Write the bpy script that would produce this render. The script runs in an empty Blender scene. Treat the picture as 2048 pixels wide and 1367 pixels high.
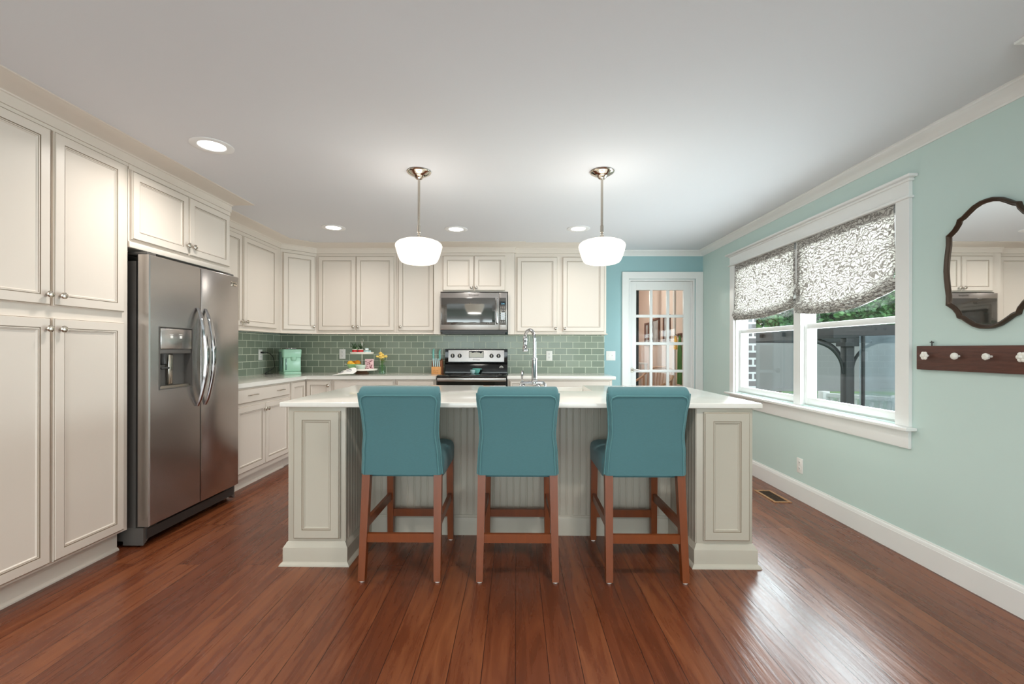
import bpy, bmesh, math, random
from mathutils import Vector, Matrix
random.seed(7)
C = bpy.context.scene.collection
PI = math.pi

# ---------------------------------------------------------------- camera, world, exposure
XL, XR, YB, ZC = -2.955, 2.315, 5.60, 2.44        # left wall, right wall, back wall, ceiling
cam = bpy.data.cameras.new('camera'); camo = bpy.data.objects.new('camera', cam); C.objects.link(camo)
cam.sensor_width = 36; cam.sensor_fit = 'HORIZONTAL'
cam.lens = 900 / 2048 * 36
cam.shift_y = 14.9 / 2048
cam.clip_start = 0.05
camo.location = (0, 0, 1.217)
camo.matrix_world = (Matrix.Translation((0, 0, 1.217)) @ Matrix.Rotation(.0089, 4, 'Z') @ Matrix.Rotation(PI/2, 4, 'X')
                     @ Matrix.Rotation(.002, 4, 'Z'))
S = bpy.context.scene
S.camera = camo
S.view_settings.view_transform = 'Standard'; S.view_settings.look = 'None'
S.view_settings.gamma = 1; S.view_settings.use_curve_mapping = False
S.view_settings.exposure = 0.16
S.cycles.use_denoising = True
S.cycles.max_bounces = 8; S.cycles.diffuse_bounces = 5; S.cycles.transparent_max_bounces = 12
S.cycles.sample_clamp_indirect = 6; S.cycles.caustics_reflective = False; S.cycles.caustics_refractive = False
W = bpy.data.worlds.new('overcast_sky'); S.world = W; W.use_nodes = True
W.node_tree.nodes['Background'].inputs[0].default_value = (.92, .96, 1, 1)
W.node_tree.nodes['Background'].inputs[1].default_value = 2.2

def area(name, loc, rot, sx, sy, power, col):
    l = bpy.data.lights.new(name, 'AREA'); l.shape = 'RECTANGLE'; l.size = sx; l.size_y = sy; l.energy = power; l.color = col
    o = bpy.data.objects.new(name, l); C.objects.link(o); o.location = loc; o.rotation_euler = rot
    return o
# daylight through the kitchen window, plus fill light behind an added patio door
area('window_daylight', (2.425, 3.76, 1.45), (0, math.radians(90), 0), 1.26, 1.94, 112, (.86, .94, 1))
area('rear_fill_light', (-.3, -3.5, 1.15), (math.radians(90), 0, 0), 4.4, 2.1, 105, (.90, .96, 1))

# ---------------------------------------------------------------- materials
def lin(c):
    return tuple(((v/255)/12.92 if v/255 <= .04045 else ((v/255+.055)/1.055)**2.4) for v in c) + (1,)
def mat(name, rgb, rough=.5, metal=0, spec=.5, coat=0, noise=0, nscale=8, bump=0, bscale=60, emit=0, stretch=None, trans=0, sheen=0, coord='Object'):
    m = bpy.data.materials.new(name); m.use_nodes = True; nt = m.node_tree; b = nt.nodes['Principled BSDF']
    b.inputs['Base Color'].default_value = lin(rgb); b.inputs['Roughness'].default_value = rough
    b.inputs['Metallic'].default_value = metal; b.inputs['Specular IOR Level'].default_value = spec
    b.inputs['Coat Weight'].default_value = coat; b.inputs['Coat Roughness'].default_value = .1
    b.inputs['Transmission Weight'].default_value = trans
    b.inputs['Sheen Weight'].default_value = sheen
    if emit:
        b.inputs['Emission Color'].default_value = lin(rgb); b.inputs['Emission Strength'].default_value = emit
    if noise or bump:
        tc = nt.nodes.new('ShaderNodeTexCoord'); mp = nt.nodes.new('ShaderNodeMapping')
        nt.links.new(tc.outputs[coord], mp.inputs[0])
        if stretch: mp.inputs['Scale'].default_value = stretch
    if noise:
        n = nt.nodes.new('ShaderNodeTexNoise'); n.inputs['Scale'].default_value = nscale; n.inputs['Detail'].default_value = 5
        nt.links.new(mp.outputs[0], n.inputs[0])
        r = nt.nodes.new('ShaderNodeMix'); r.data_type = 'RGBA'
        c = lin(rgb)
        r.inputs[6].default_value = tuple(v*(1-noise) for v in c[:3])+(1,); r.inputs[7].default_value = tuple(min(1, v*(1+noise)) for v in c[:3])+(1,)
        nt.links.new(n.outputs[0], r.inputs[0]); nt.links.new(r.outputs[2], b.inputs['Base Color'])
    if bump:
        n2 = nt.nodes.new('ShaderNodeTexNoise'); n2.inputs['Scale'].default_value = bscale; n2.inputs['Detail'].default_value = 3
        nt.links.new(mp.outputs[0], n2.inputs[0])
        bp = nt.nodes.new('ShaderNodeBump'); bp.inputs['Strength'].default_value = bump; bp.inputs['Distance'].default_value = .002
        nt.links.new(n2.outputs[0], bp.inputs['Height']); nt.links.new(bp.outputs[0], b.inputs['Normal'])
    return m
M = {}
M['cream'] = mat('cream_paint', (224, 214, 203), .38, noise=.02, nscale=2)
M['glaze'] = mat('tan_glaze', (150, 134, 114), .5, noise=.06, nscale=20)
M['bone'] = mat('bone_paint', (192, 185, 171), .38, noise=.02, nscale=2)
M['mint'] = mat('mint_wall_paint', (200, 220, 215), .6, noise=.012, nscale=3, bump=.05, bscale=220)
M['mint_shaded'] = mat('mint_wall_paint_shaded', (152, 188, 192), .6, noise=.012, nscale=3, bump=.05, bscale=220)  # same mint paint, with the back wall's cooler shading put into the colour
M['ceil'] = mat('ceiling_paint', (224, 225, 229), .8, noise=.008, nscale=3, bump=.04, bscale=250)
M['trim'] = mat('white_trim_paint', (236, 236, 234), .35, noise=.01, nscale=4)
M['quartz'] = mat('white_quartz', (238, 235, 228), .12, noise=.025, nscale=30, coat=.2)
M['nickel'] = mat('brushed_nickel', (200, 192, 180), .2, 1, noise=.05, nscale=40)
M['pnickel'] = mat('polished_nickel', (214, 205, 192), .1, 1, noise=.03, nscale=10)
M['chrome'] = mat('chrome', (188, 188, 190), .07, 1, noise=.01, nscale=10)
M['steel'] = mat('stainless_steel', (188, 183, 180), .24, 1, noise=.03, nscale=3, stretch=(2, 2, 60))
M['steel_side'] = mat('grey_appliance_side', (98, 94, 90), .45, .3, noise=.04, nscale=20)
M['dark'] = mat('dark_grey_plastic', (52, 51, 50), .4, noise=.05, nscale=20)
M['black'] = mat('black_enamel', (12, 13, 12), .09, noise=.1, nscale=10)
M['bglass'] = mat('dark_oven_glass', (56, 53, 49), .04, noise=.05, nscale=5)
M['bglass2'] = mat('darker_window_mesh', (44, 43, 39), .05, noise=.05, nscale=400)
for k in ('bglass', 'bglass2'): M[k].node_tree.nodes['Principled BSDF'].inputs['IOR'].default_value = 2.2
M['fabric'] = mat('teal_linen', (78, 122, 128), .85, noise=.10, nscale=90, stretch=(1, 1, 5), bump=.35, bscale=420, sheen=.15)
M['piping'] = mat('teal_piping', (88, 134, 138), .85, noise=.08, nscale=90, bump=.2, bscale=300)
M['cherry'] = mat('cherry_wood', (120, 59, 22), .35, noise=.22, nscale=7, stretch=(6, 6, .8), bump=.05, bscale=40)
M['plank'] = mat('walnut_plank', (88, 52, 40), .6, noise=.6, nscale=9, stretch=(1, 1, 9), bump=.5, bscale=30)
M['white'] = mat('white_plastic', (240, 238, 234), .35, noise=.01, nscale=10)
M['slot'] = mat('outlet_slot', (70, 66, 62), .6, noise=.05, nscale=10)
M['porcelain'] = mat('white_porcelain', (238, 236, 228), .15, noise=.03, nscale=40)
M['mintplastic'] = mat('mint_plastic', (168, 214, 190), .25, noise=.03, nscale=10)
M['smoke'] = mat('smoky_tank', (96, 128, 118), .1, noise=.06, nscale=10)
M['cord'] = mat('black_cord', (22, 22, 22), .5, noise=.1, nscale=30)
M['bronze'] = mat('bronze_frame', (74, 58, 46), .35, .55, noise=.15, nscale=20)
M['ivorymetal'] = mat('white_enamel_tray', (240, 234, 224), .3, noise=.03, nscale=20)
M['darkwood'] = mat('dark_wood', (96, 66, 46), .5, noise=.25, nscale=9, stretch=(1, 6, 6))
M['blockwood'] = mat('acacia_block', (206, 146, 86), .45, noise=.2, nscale=9, stretch=(8, 8, 1))
M['blockred'] = mat('acacia_block_dark', (140, 82, 52), .45, noise=.2, nscale=9, stretch=(8, 8, 1))
M['teal'] = mat('teal_plastic', (112, 182, 170), .35, noise=.05, nscale=15)
M['paleblue'] = mat('pale_blue_enamel', (178, 208, 208), .35, noise=.05, nscale=15)
M['green'] = mat('green_enamel', (150, 196, 138), .3, noise=.06, nscale=25)
M['leaf'] = mat('dark_leaf', (52, 78, 44), .5, noise=.3, nscale=40)
M['stemg'] = mat('stem_green', (104, 140, 78), .5, noise=.2, nscale=40)
M['red'] = mat('red_glaze', (196, 40, 44), .2, noise=.15, nscale=60)
M['orange'] = mat('orange_peel', (238, 152, 30), .45, noise=.06, nscale=30, bump=.3, bscale=300)
M['lemon'] = mat('lemon_peel', (244, 186, 50), .45, noise=.06, nscale=30, bump=.3, bscale=300)
M['yellow'] = mat('yellow_petal', (238, 206, 110), .6, noise=.15, nscale=80)
M['pinkc'] = mat('pink_card', (240, 200, 204), .6, noise=.03, nscale=30)
M['plum'] = mat('plum_print', (128, 52, 66), .6, noise=.2, nscale=60)
M['sage'] = mat('pale_sage_ceramic', (206, 222, 206), .25, noise=.04, nscale=60)
M['cloth'] = mat('white_cotton', (238, 236, 232), .9, noise=.03, nscale=50, bump=.3, bscale=200)
M['navy'] = mat('navy_print', (44, 54, 84), .9, noise=.1, nscale=50)
M['peachcloth'] = mat('peach_cotton', (228, 170, 116), .9, noise=.08, nscale=50, bump=.2, bscale=200)
M['redprint'] = mat('red_print', (190, 84, 66), .9, noise=.08, nscale=50)
M['display'] = mat('dark_display', (22, 30, 36), .1, noise=.05, nscale=10)
M['digit'] = mat('display_digits', (120, 190, 220), .3, emit=1.0)
M['print'] = mat('dark_print', (60, 56, 52), .5, noise=.03, nscale=10)
M['keys'] = mat('keypad_print', (196, 190, 182), .4, noise=.03, nscale=10)
M['label'] = mat('paper_label', (236, 230, 216), .6, noise=.02, nscale=20)
M['brass'] = mat('tan_register', (188, 142, 100), .4, .2, noise=.05, nscale=20)
M['ductdark'] = mat('duct_dark', (60, 42, 26), .7, noise=.1, nscale=20)
M['peach'] = mat('peach_wall_paint', (238, 218, 206), .7, noise=.01, nscale=3)
M['frameb'] = mat('brown_picture_frame', (112, 64, 44), .45, noise=.15, nscale=20)
M['photo'] = mat('grey_print', (190, 190, 192), .5, noise=.35, nscale=14)
M['greencloth'] = mat('green_towel', (72, 122, 50), .9, noise=.12, nscale=30)
M['goldcloth'] = mat('gold_towel', (236, 182, 70), .9, noise=.1, nscale=30)
M['greycurt'] = mat('grey_curtain', (78, 88, 90), .9, noise=.12, nscale=20, stretch=(6, 6, .5))
M['tanfloor'] = mat('tan_hall_floor', (168, 138, 112), .6, noise=.1, nscale=6)
M['rattan'] = mat('tan_rattan', (206, 164, 132), .6, noise=.12, nscale=40)
M['gazebo'] = mat('charcoal_metal', (34, 39, 44), .5, noise=.08, nscale=10)
M['screen'] = mat('grey_screen_cloth', (150, 152, 152), .9, noise=.06, nscale=1.6, stretch=(3, 3, .6))
M['railw'] = mat('white_vinyl_rail', (236, 238, 236), .4, noise=.02, nscale=10)
M['bark'] = mat('bark', (92, 78, 62), .9, noise=.3, nscale=20)
M['lawn'] = mat('lawn', (88, 122, 66), .95, noise=.3, nscale=5)
M['lens'] = mat('lamp_lens', (255, 250, 242), .5, emit=7)
M['cantrim'] = mat('white_can_trim', (238, 238, 238), .4, noise=.01, nscale=10)
M['opal'] = mat('opal_glass', (255, 245, 228), .2, emit=1.05)
M['bracket'] = mat('zinc_bracket', (150, 152, 152), .4, .7, noise=.05, nscale=30)
M['sink'] = mat('white_fireclay', (236, 234, 228), .15, noise=.01, nscale=10)

def nodes_of(name):
    m = bpy.data.materials.new(name); m.use_nodes = True; nt = m.node_tree
    return m, nt, nt.nodes['Principled BSDF'], nt.nodes, nt.links

def floor_mat():
    m, nt, b, N, L = nodes_of('red_brown_plank_floor')
    tc = N.new('ShaderNodeTexCoord'); sx = N.new('ShaderNodeSeparateXYZ'); cx = N.new('ShaderNodeCombineXYZ')
    L.new(tc.outputs['Object'], sx.inputs[0]); L.new(sx.outputs[1], cx.inputs[0]); L.new(sx.outputs[0], cx.inputs[1])
    br = N.new('ShaderNodeTexBrick'); L.new(cx.outputs[0], br.inputs[0])
    br.inputs['Scale'].default_value = 1; br.inputs['Brick Width'].default_value = 1.55; br.inputs['Row Height'].default_value = .127
    br.inputs['Mortar Size'].default_value = .0015; br.inputs['Mortar Smooth'].default_value = .3; br.offset = .37; br.offset_frequency = 3
    br.inputs['Color1'].default_value = (0, 0, 0, 1); br.inputs['Color2'].default_value = (1, 1, 1, 1); br.inputs['Mortar'].default_value = (.5, .5, .5, 1)
    mp = N.new('ShaderNodeMapping'); mp.inputs['Scale'].default_value = (.8, 9, 1); L.new(cx.outputs[0], mp.inputs[0])
    off = N.new('ShaderNodeVectorMath'); off.operation = 'MULTIPLY_ADD'; off.inputs[1].default_value = (7, 7, 7)
    L.new(br.outputs[0], off.inputs[0]); L.new(mp.outputs[0], off.inputs[2])
    n = N.new('ShaderNodeTexNoise'); n.inputs['Scale'].default_value = 2.2; n.inputs['Detail'].default_value = 6; n.inputs['Roughness'].default_value = .55; n.inputs['Distortion'].default_value = 1.1
    L.new(off.outputs[0], n.inputs[0])
    mx = N.new('ShaderNodeMath'); mx.operation = 'MULTIPLY_ADD'; mx.inputs[1].default_value = .26; L.new(br.outputs[0], mx.inputs[0]); L.new(n.outputs[0], mx.inputs[2])
    cr = N.new('ShaderNodeValToRGB'); L.new(mx.outputs[0], cr.inputs[0])
    e = cr.color_ramp.elements
    e[0].position = .12; e[0].color = lin((70, 35, 20)); e[1].position = 1.05 if False else 1.0; e[1].color = lin((142, 84, 50))
    k = cr.color_ramp.elements.new(.58); k.color = lin((104, 53, 30))
    dk = N.new('ShaderNodeMix'); dk.data_type = 'RGBA'; L.new(br.outputs['Fac'], dk.inputs[0]); L.new(cr.outputs[0], dk.inputs[6]); dk.inputs[7].default_value = lin((40, 16, 10))
    L.new(dk.outputs[2], b.inputs['Base Color'])
    b.inputs['Roughness'].default_value = .27; b.inputs['Specular IOR Level'].default_value = .5
    rr = N.new('ShaderNodeMapRange'); rr.inputs[3].default_value = .2; rr.inputs[4].default_value = .36; L.new(n.outputs[0], rr.inputs[0]); L.new(rr.outputs[0], b.inputs['Roughness'])
    mp2 = N.new('ShaderNodeMapping'); mp2.inputs['Scale'].default_value = (1.6, 16, 1); L.new(cx.outputs[0], mp2.inputs[0])
    off2 = N.new('ShaderNodeVectorMath'); off2.operation = 'MULTIPLY_ADD'; off2.inputs[1].default_value = (5, 5, 5); L.new(br.outputs[0], off2.inputs[0]); L.new(mp2.outputs[0], off2.inputs[2])
    n2 = N.new('ShaderNodeTexNoise'); n2.inputs['Scale'].default_value = 2.5; n2.inputs['Detail'].default_value = 4; L.new(off2.outputs[0], n2.inputs[0])
    hs = N.new('ShaderNodeMath'); hs.operation = 'MULTIPLY_ADD'; hs.inputs[1].default_value = -1.2; L.new(br.outputs['Fac'], hs.inputs[0]); L.new(n2.outputs[0], hs.inputs[2])
    bp = N.new('ShaderNodeBump'); bp.inputs['Strength'].default_value = .36; bp.inputs['Distance'].default_value = .004
    L.new(hs.outputs[0], bp.inputs['Height']); L.new(bp.outputs[0], b.inputs['Normal'])
    return m
M['floor'] = floor_mat()

def brick_mat(name, ax, ay, bw, rh, mortar, c1, c2, cm, rough, bumpd=.003, oz=0, ox=0, coat=0, freq=2):
    m, nt, b, N, L = nodes_of(name)
    tc = N.new('ShaderNodeTexCoord'); sx = N.new('ShaderNodeSeparateXYZ'); cx = N.new('ShaderNodeCombineXYZ')
    L.new(tc.outputs['Object'], sx.inputs[0])
    a = N.new('ShaderNodeMath'); a.inputs[1].default_value = -ox; L.new(sx.outputs[ax], a.inputs[0]); L.new(a.outputs[0], cx.inputs[0])
    z = N.new('ShaderNodeMath'); z.inputs[1].default_value = -oz; L.new(sx.outputs[ay], z.inputs[0]); L.new(z.outputs[0], cx.inputs[1])
    br = N.new('ShaderNodeTexBrick'); L.new(cx.outputs[0], br.inputs[0]); br.inputs['Scale'].default_value = 1
    br.inputs['Brick Width'].default_value = bw; br.inputs['Row Height'].default_value = rh; br.inputs['Mortar Size'].default_value = mortar
    br.inputs['Mortar Smooth'].default_value = .1; br.offset_frequency = freq
    br.inputs['Color1'].default_value = lin(c1); br.inputs['Color2'].default_value = lin(c2); br.inputs['Mortar'].default_value = lin(cm)
    L.new(br.outputs[0], b.inputs['Base Color'])
    rr = N.new('ShaderNodeMapRange'); rr.inputs[3].default_value = rough; rr.inputs[4].default_value = .7; L.new(br.outputs['Fac'], rr.inputs[0]); L.new(rr.outputs[0], b.inputs['Roughness'])
    b.inputs['Coat Weight'].default_value = coat; b.inputs['Specular IOR Level'].default_value = .35
    bp = N.new('ShaderNodeBump'); bp.invert = True; bp.inputs['Strength'].default_value = .6; bp.inputs['Distance'].default_value = bumpd
    L.new(br.outputs['Fac'], bp.inputs['Height']); L.new(bp.outputs[0], b.inputs['Normal'])
    return m
TC1, TC2, TG = (134, 145, 130), (150, 160, 144), (222, 226, 208)
M['tileb'] = brick_mat('green_glass_tile_back', 0, 2, .1545, .0775, .0028, TC1, TC2, TG, .16, oz=.922, ox=1.092)
M['tilel'] = brick_mat('green_glass_tile_left', 1, 2, .1545, .0775, .0028, TC1, TC2, TG, .16, oz=.922, ox=5.59)
M['brick'] = brick_mat('grey_brick', 0, 2, .2, .075, .011, (92, 90, 94), (118, 114, 116), (198, 200, 202), .85, oz=.0)
M['brickx'] = brick_mat('grey_brick_side', 1, 2, .2, .075, .011, (92, 90, 94), (118, 114, 116), (198, 200, 202), .85)
M['deck'] = brick_mat('grey_green_deck', 0, 1, 6, .14, .012, (84, 102, 88), (98, 116, 98), (150, 168, 150), .8)

def glass_mat(name, rgb, refl=.08):
    m, nt, b, N, L = nodes_of(name)
    N.remove(b); out = N['Material Output']
    t = N.new('ShaderNodeBsdfTransparent'); t.inputs[0].default_value = lin(rgb)
    g = N.new('ShaderNodeBsdfGlossy'); g.inputs['Roughness'].default_value = .01
    fr = N.new('ShaderNodeFresnel'); fr.inputs[0].default_value = 1.45
    ge = N.new('ShaderNodeNewGeometry'); om = N.new('ShaderNodeMath'); om.operation = 'SUBTRACT'; om.inputs[0].default_value = 1; L.new(ge.outputs['Backfacing'], om.inputs[1])
    ff = N.new('ShaderNodeMath'); ff.operation = 'MULTIPLY'; L.new(fr.outputs[0], ff.inputs[0]); L.new(om.outputs[0], ff.inputs[1])
    mx = N.new('ShaderNodeMixShader'); L.new(ff.outputs[0], mx.inputs[0]); L.new(t.outputs[0], mx.inputs[1]); L.new(g.outputs[0], mx.inputs[2]); L.new(mx.outputs[0], out.inputs[0])
    return m
M['glass'] = glass_mat('window_glass', (248, 252, 251))
M['jar'] = glass_mat('green_jar_glass', (236, 247, 240))
def fabric_shade():
    m, nt, b, N, L = nodes_of('grey_scroll_print_linen')
    out = N['Material Output']
    tc = N.new('ShaderNodeTexCoord'); sx = N.new('ShaderNodeSeparateXYZ'); cx = N.new('ShaderNodeCombineXYZ')
    L.new(tc.outputs['Object'], sx.inputs[0]); L.new(sx.outputs[1], cx.inputs[0]); L.new(sx.outputs[2], cx.inputs[1])
    n = N.new('ShaderNodeTexNoise'); n.inputs['Scale'].default_value = 14; n.inputs['Detail'].default_value = 2; L.new(cx.outputs[0], n.inputs[0])
    ad = N.new('ShaderNodeVectorMath'); ad.operation = 'MULTIPLY_ADD'; ad.inputs[1].default_value = (.10, .10, .10); L.new(n.outputs[1], ad.inputs[0]); L.new(cx.outputs[0], ad.inputs[2])
    v = N.new('ShaderNodeTexVoronoi'); v.feature = 'DISTANCE_TO_EDGE'; v.inputs['Scale'].default_value = 27; L.new(ad.outputs[0], v.inputs[0])
    w = N.new('ShaderNodeTexWave'); w.wave_type = 'RINGS'; w.inputs['Scale'].default_value = 15; w.inputs['Distortion'].default_value = 9; w.inputs['Detail'].default_value = 2; L.new(ad.outputs[0], w.inputs[0])
    r1 = N.new('ShaderNodeMapRange'); r1.inputs[1].default_value = .02; r1.inputs[2].default_value = .10; L.new(v.outputs[0], r1.inputs[0])
    r2 = N.new('ShaderNodeMapRange'); r2.inputs[1].default_value = .12; r2.inputs[2].default_value = .42; L.new(w.outputs[1], r2.inputs[0])
    mu = N.new('ShaderNodeMath'); mu.operation = 'MULTIPLY'; L.new(r1.outputs[0], mu.inputs[0]); L.new(r2.outputs[0], mu.inputs[1])
    mx = N.new('ShaderNodeMix'); mx.data_type = 'RGBA'; L.new(mu.outputs[0], mx.inputs[0]); mx.inputs[6].default_value = lin((156, 150, 145)); mx.inputs[7].default_value = lin((228, 225, 220))
    L.new(mx.outputs[2], b.inputs['Base Color']); b.inputs['Roughness'].default_value = .9
    tr = N.new('ShaderNodeBsdfTranslucent'); L.new(mx.outputs[2], tr.inputs[0])
    ms = N.new('ShaderNodeMixShader'); ms.inputs[0].default_value = .42; L.new(b.outputs[0], ms.inputs[1]); L.new(tr.outputs[0], ms.inputs[2]); L.new(ms.outputs[0], out.inputs[0])
    return m
M['shade'] = fabric_shade()
def sheer():
    m, nt, b, N, L = nodes_of('blue_grey_mesh_cloth')
    out = N['Material Output']; b.inputs['Base Color'].default_value = lin((152, 168, 180)); b.inputs['Roughness'].default_value = .9
    t = N.new('ShaderNodeBsdfTransparent'); tc = N.new('ShaderNodeTexCoord'); n = N.new('ShaderNodeTexNoise'); n.inputs['Scale'].default_value = 3; L.new(tc.outputs['Object'], n.inputs[0])
    r = N.new('ShaderNodeMapRange'); r.inputs[3].default_value = .35; r.inputs[4].default_value = .65; L.new(n.outputs[0], r.inputs[0])
    ms = N.new('ShaderNodeMixShader'); L.new(r.outputs[0], ms.inputs[0]); L.new(t.outputs[0], ms.inputs[1]); L.new(b.outputs[0], ms.inputs[2]); L.new(ms.outputs[0], out.inputs[0])
    return m
M['sheer'] = sheer()
def treeleaf():
    m, nt, b, N, L = nodes_of('tree_leaf')
    oi = N.new('ShaderNodeTexCoord'); n = N.new('ShaderNodeTexNoise'); n.inputs['Scale'].default_value = 2.5; n.inputs['Detail'].default_value = 6; L.new(oi.outputs['Object'], n.inputs[0])
    cr = N.new('ShaderNodeValToRGB'); L.new(n.outputs[0], cr.inputs[0]); cr.color_ramp.elements[0].position = .35; cr.color_ramp.elements[0].color = lin((36, 88, 50)); cr.color_ramp.elements[1].position = .7; cr.color_ramp.elements[1].color = lin((120, 178, 108))
    L.new(cr.outputs[0], b.inputs['Base Color']); b.inputs['Roughness'].default_value = .6
    return m
M['tleaf'] = treeleaf()
M['mirror'] = mat('mirror_silver', (236, 236, 234), .01, 1, noise=.002, nscale=3)

# ---------------------------------------------------------------- mesh helpers
class MB:
    def __init__(s): s.bm = bmesh.new()
    def box(s, x0, x1, y0, y1, z0, z1, bev=0, mi=0, seg=2):
        x0, x1 = min(x0, x1), max(x0, x1); y0, y1 = min(y0, y1), max(y0, y1); z0, z1 = min(z0, z1), max(z0, z1)
        v = [s.bm.verts.new(p) for p in ((x0,y0,z0),(x1,y0,z0),(x1,y1,z0),(x0,y1,z0),(x0,y0,z1),(x1,y0,z1),(x1,y1,z1),(x0,y1,z1))]
        fs = [s.bm.faces.new([v[i] for i in q]) for q in ((3,2,1,0),(4,5,6,7),(0,1,5,4),(1,2,6,5),(2,3,7,6),(3,0,4,7))]
        for f in fs: f.material_index = mi
        if bev:
            es = list({e for f in fs for e in f.edges})
            r = bmesh.ops.bevel(s.bm, geom=es, offset=bev, segments=seg, affect='EDGES', profile=.5)
            for f in r['faces']: f.material_index = mi
        return s
    def hexa(s, pts, mi=0):
        v = [s.bm.verts.new(p) for p in pts]
        for q in ((3,2,1,0),(4,5,6,7),(0,1,5,4),(1,2,6,5),(2,3,7,6),(3,0,4,7)):
            s.bm.faces.new([v[i] for i in q]).material_index = mi
        return s
    def beam(s, a, b, w, h, up=(0,0,1), mi=0, taper=1):
        a, b = Vector(a), Vector(b); d = (b-a).normalized(); u = Vector(up)
        r = d.cross(u).normalized(); u = r.cross(d)
        P = []
        for c, k in ((a, 1), (b, taper)):
            P += [c - r*w*k/2 - u*h*k/2, c + r*w*k/2 - u*h*k/2, c + r*w*k/2 + u*h*k/2, c - r*w*k/2 + u*h*k/2]
        return s.hexa(P, mi)
    def tube(s, pts, r, n=10, closed=False, mi=0):
        P = [Vector(p) for p in pts]; k = len(P); R = r if isinstance(r, (list, tuple)) else [r]*k
        T = []
        for i in range(k):
            a = P[(i-1) % k] if closed or i else P[i]; b = P[(i+1) % k] if closed or i < k-1 else P[i]
            T.append((b-a).normalized())
        up = Vector((0,0,1)) if abs(T[0].z) < .9 else Vector((1,0,0))
        nrm = (up - T[0]*up.dot(T[0])).normalized(); rings = []
        for i in range(k):
            nrm = (nrm - T[i]*nrm.dot(T[i])).normalized(); bn = T[i].cross(nrm)
            rings.append([s.bm.verts.new(P[i] + (nrm*math.cos(2*PI*j/n) + bn*math.sin(2*PI*j/n))*R[i]) for j in range(n)])
        for i in range(k if closed else k-1):
            A, B = rings[i], rings[(i+1) % k]
            for j in range(n): s.bm.faces.new((A[j], A[(j+1)%n], B[(j+1)%n], B[j])).material_index = mi
        if not closed:
            s.bm.faces.new(rings[0][::-1]).material_index = mi; s.bm.faces.new(rings[-1]).material_index = mi
        return s
    def lathe(s, prof, c=(0,0,0), n=24, axis='z', mi=0, sx=1, sy=1):
        c = Vector(c); rings = []
        def pt(r, z, a):
            x, y = r*math.cos(a)*sx, r*math.sin(a)*sy
            return c + Vector({'z': (x, y, z), 'y': (x, -z, y), 'x': (z, x, y), '-x': (-z, x, y)}[axis])
        for r, z in prof:
            if r < 1e-6: rings.append([s.bm.verts.new(pt(0, z, 0))])
            else: rings.append([s.bm.verts.new(pt(r, z, 2*PI*j/n)) for j in range(n)])
        for A, B in zip(rings, rings[1:]):
            for j in range(n):
                q = [A[j % len(A)], A[(j+1) % len(A)], B[(j+1) % len(B)], B[j % len(B)]]
                q = list(dict.fromkeys(q))
                if len(q) > 2:
                    try: s.bm.faces.new(q).material_index = mi
                    except ValueError: pass
        return s
    def prism(s, poly, a0, a1, plane='xz', mi=0):
        f = {'xz': lambda p, a: (p[0], a, p[1]), 'xy': lambda p, a: (p[0], p[1], a), 'yz': lambda p, a: (a, p[0], p[1])}[plane]
        A = [s.bm.verts.new(f(p, a0)) for p in poly]; B = [s.bm.verts.new(f(p, a1)) for p in poly]
        n = len(poly)
        for j in range(n): s.bm.faces.new((A[j], A[(j+1)%n], B[(j+1)%n], B[j])).material_index = mi
        s.bm.faces.new(A[::-1]).material_index = mi; s.bm.faces.new(B).material_index = mi
        return s
    def sweep(s, prof, path, closed=False, mi=0):
        """profile (u outwards to the right of travel, z) along an xy path with mitred corners"""
        P = [Vector(p) for p in path]; k = len(P); rings = []
        for i in range(k):
            d0 = (P[i]-P[i-1]).normalized() if i or closed else None
            d1 = (P[(i+1) % k]-P[i]).normalized() if i < k-1 or closed else None
            d0 = d0 or d1; d1 = d1 or d0
            n0 = Vector((d0.y, -d0.x)); n1 = Vector((d1.y, -d1.x)); m = (n0+n1); m = m/m.length; m = m/max(.3, m.dot(n0))
            rings.append([s.bm.verts.new((P[i].x+m.x*u, P[i].y+m.y*u, z)) for u, z in prof])
        n = len(prof)
        for i in range(k if closed else k-1):
            A, B = rings[i], rings[(i+1) % k]
            for j in range(n): s.bm.faces.new((A[j], A[(j+1)%n], B[(j+1)%n], B[j])).material_index = mi
        if not closed:
            s.bm.faces.new(rings[0][::-1]).material_index = mi; s.bm.faces.new(rings[-1]).material_index = mi
        return s
    def grid(s, f, nu, nv, mi=0, close_u=False):
        V = [[s.bm.verts.new(f(i/(nu-1) if not close_u else i/nu, j/(nv-1))) for j in range(nv)] for i in range(nu)]
        for i in range(nu if close_u else nu-1):
            for j in range(nv-1):
                s.bm.faces.new((V[i][j], V[(i+1)%nu][j], V[(i+1)%nu][j+1], V[i][j+1])).material_index = mi
        return V
    def ball(s, c, r, n=12, sx=1, sy=1, sz=1, mi=0):
        pr = [(math.sin(PI*i/n)*r, -math.cos(PI*i/n)*r*sz) for i in range(n+1)]
        pr[0] = (0, pr[0][1]); pr[-1] = (0, pr[-1][1])
        return s.lathe(pr, c, n*2, mi=mi, sx=sx, sy=sy)
    def rings(s, x0, x1, z0, z1, steps, mis):
        """nested rectangles in xz, steps (inset, y); closed front and back"""
        R = []
        for ins, y in steps:
            R.append([s.bm.verts.new(p) for p in ((x0+ins,y,z0+ins),(x1-ins,y,z0+ins),(x1-ins,y,z1-ins),(x0+ins,y,z1-ins))])
        for (A, B), mi in zip(zip(R, R[1:]), mis):
            for j in range(4): s.bm.faces.new((A[j], A[(j+1)%4], B[(j+1)%4], B[j])).material_index = mi
        s.bm.faces.new(R[0][::-1]); s.bm.faces.new(R[-1])
        return s
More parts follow.
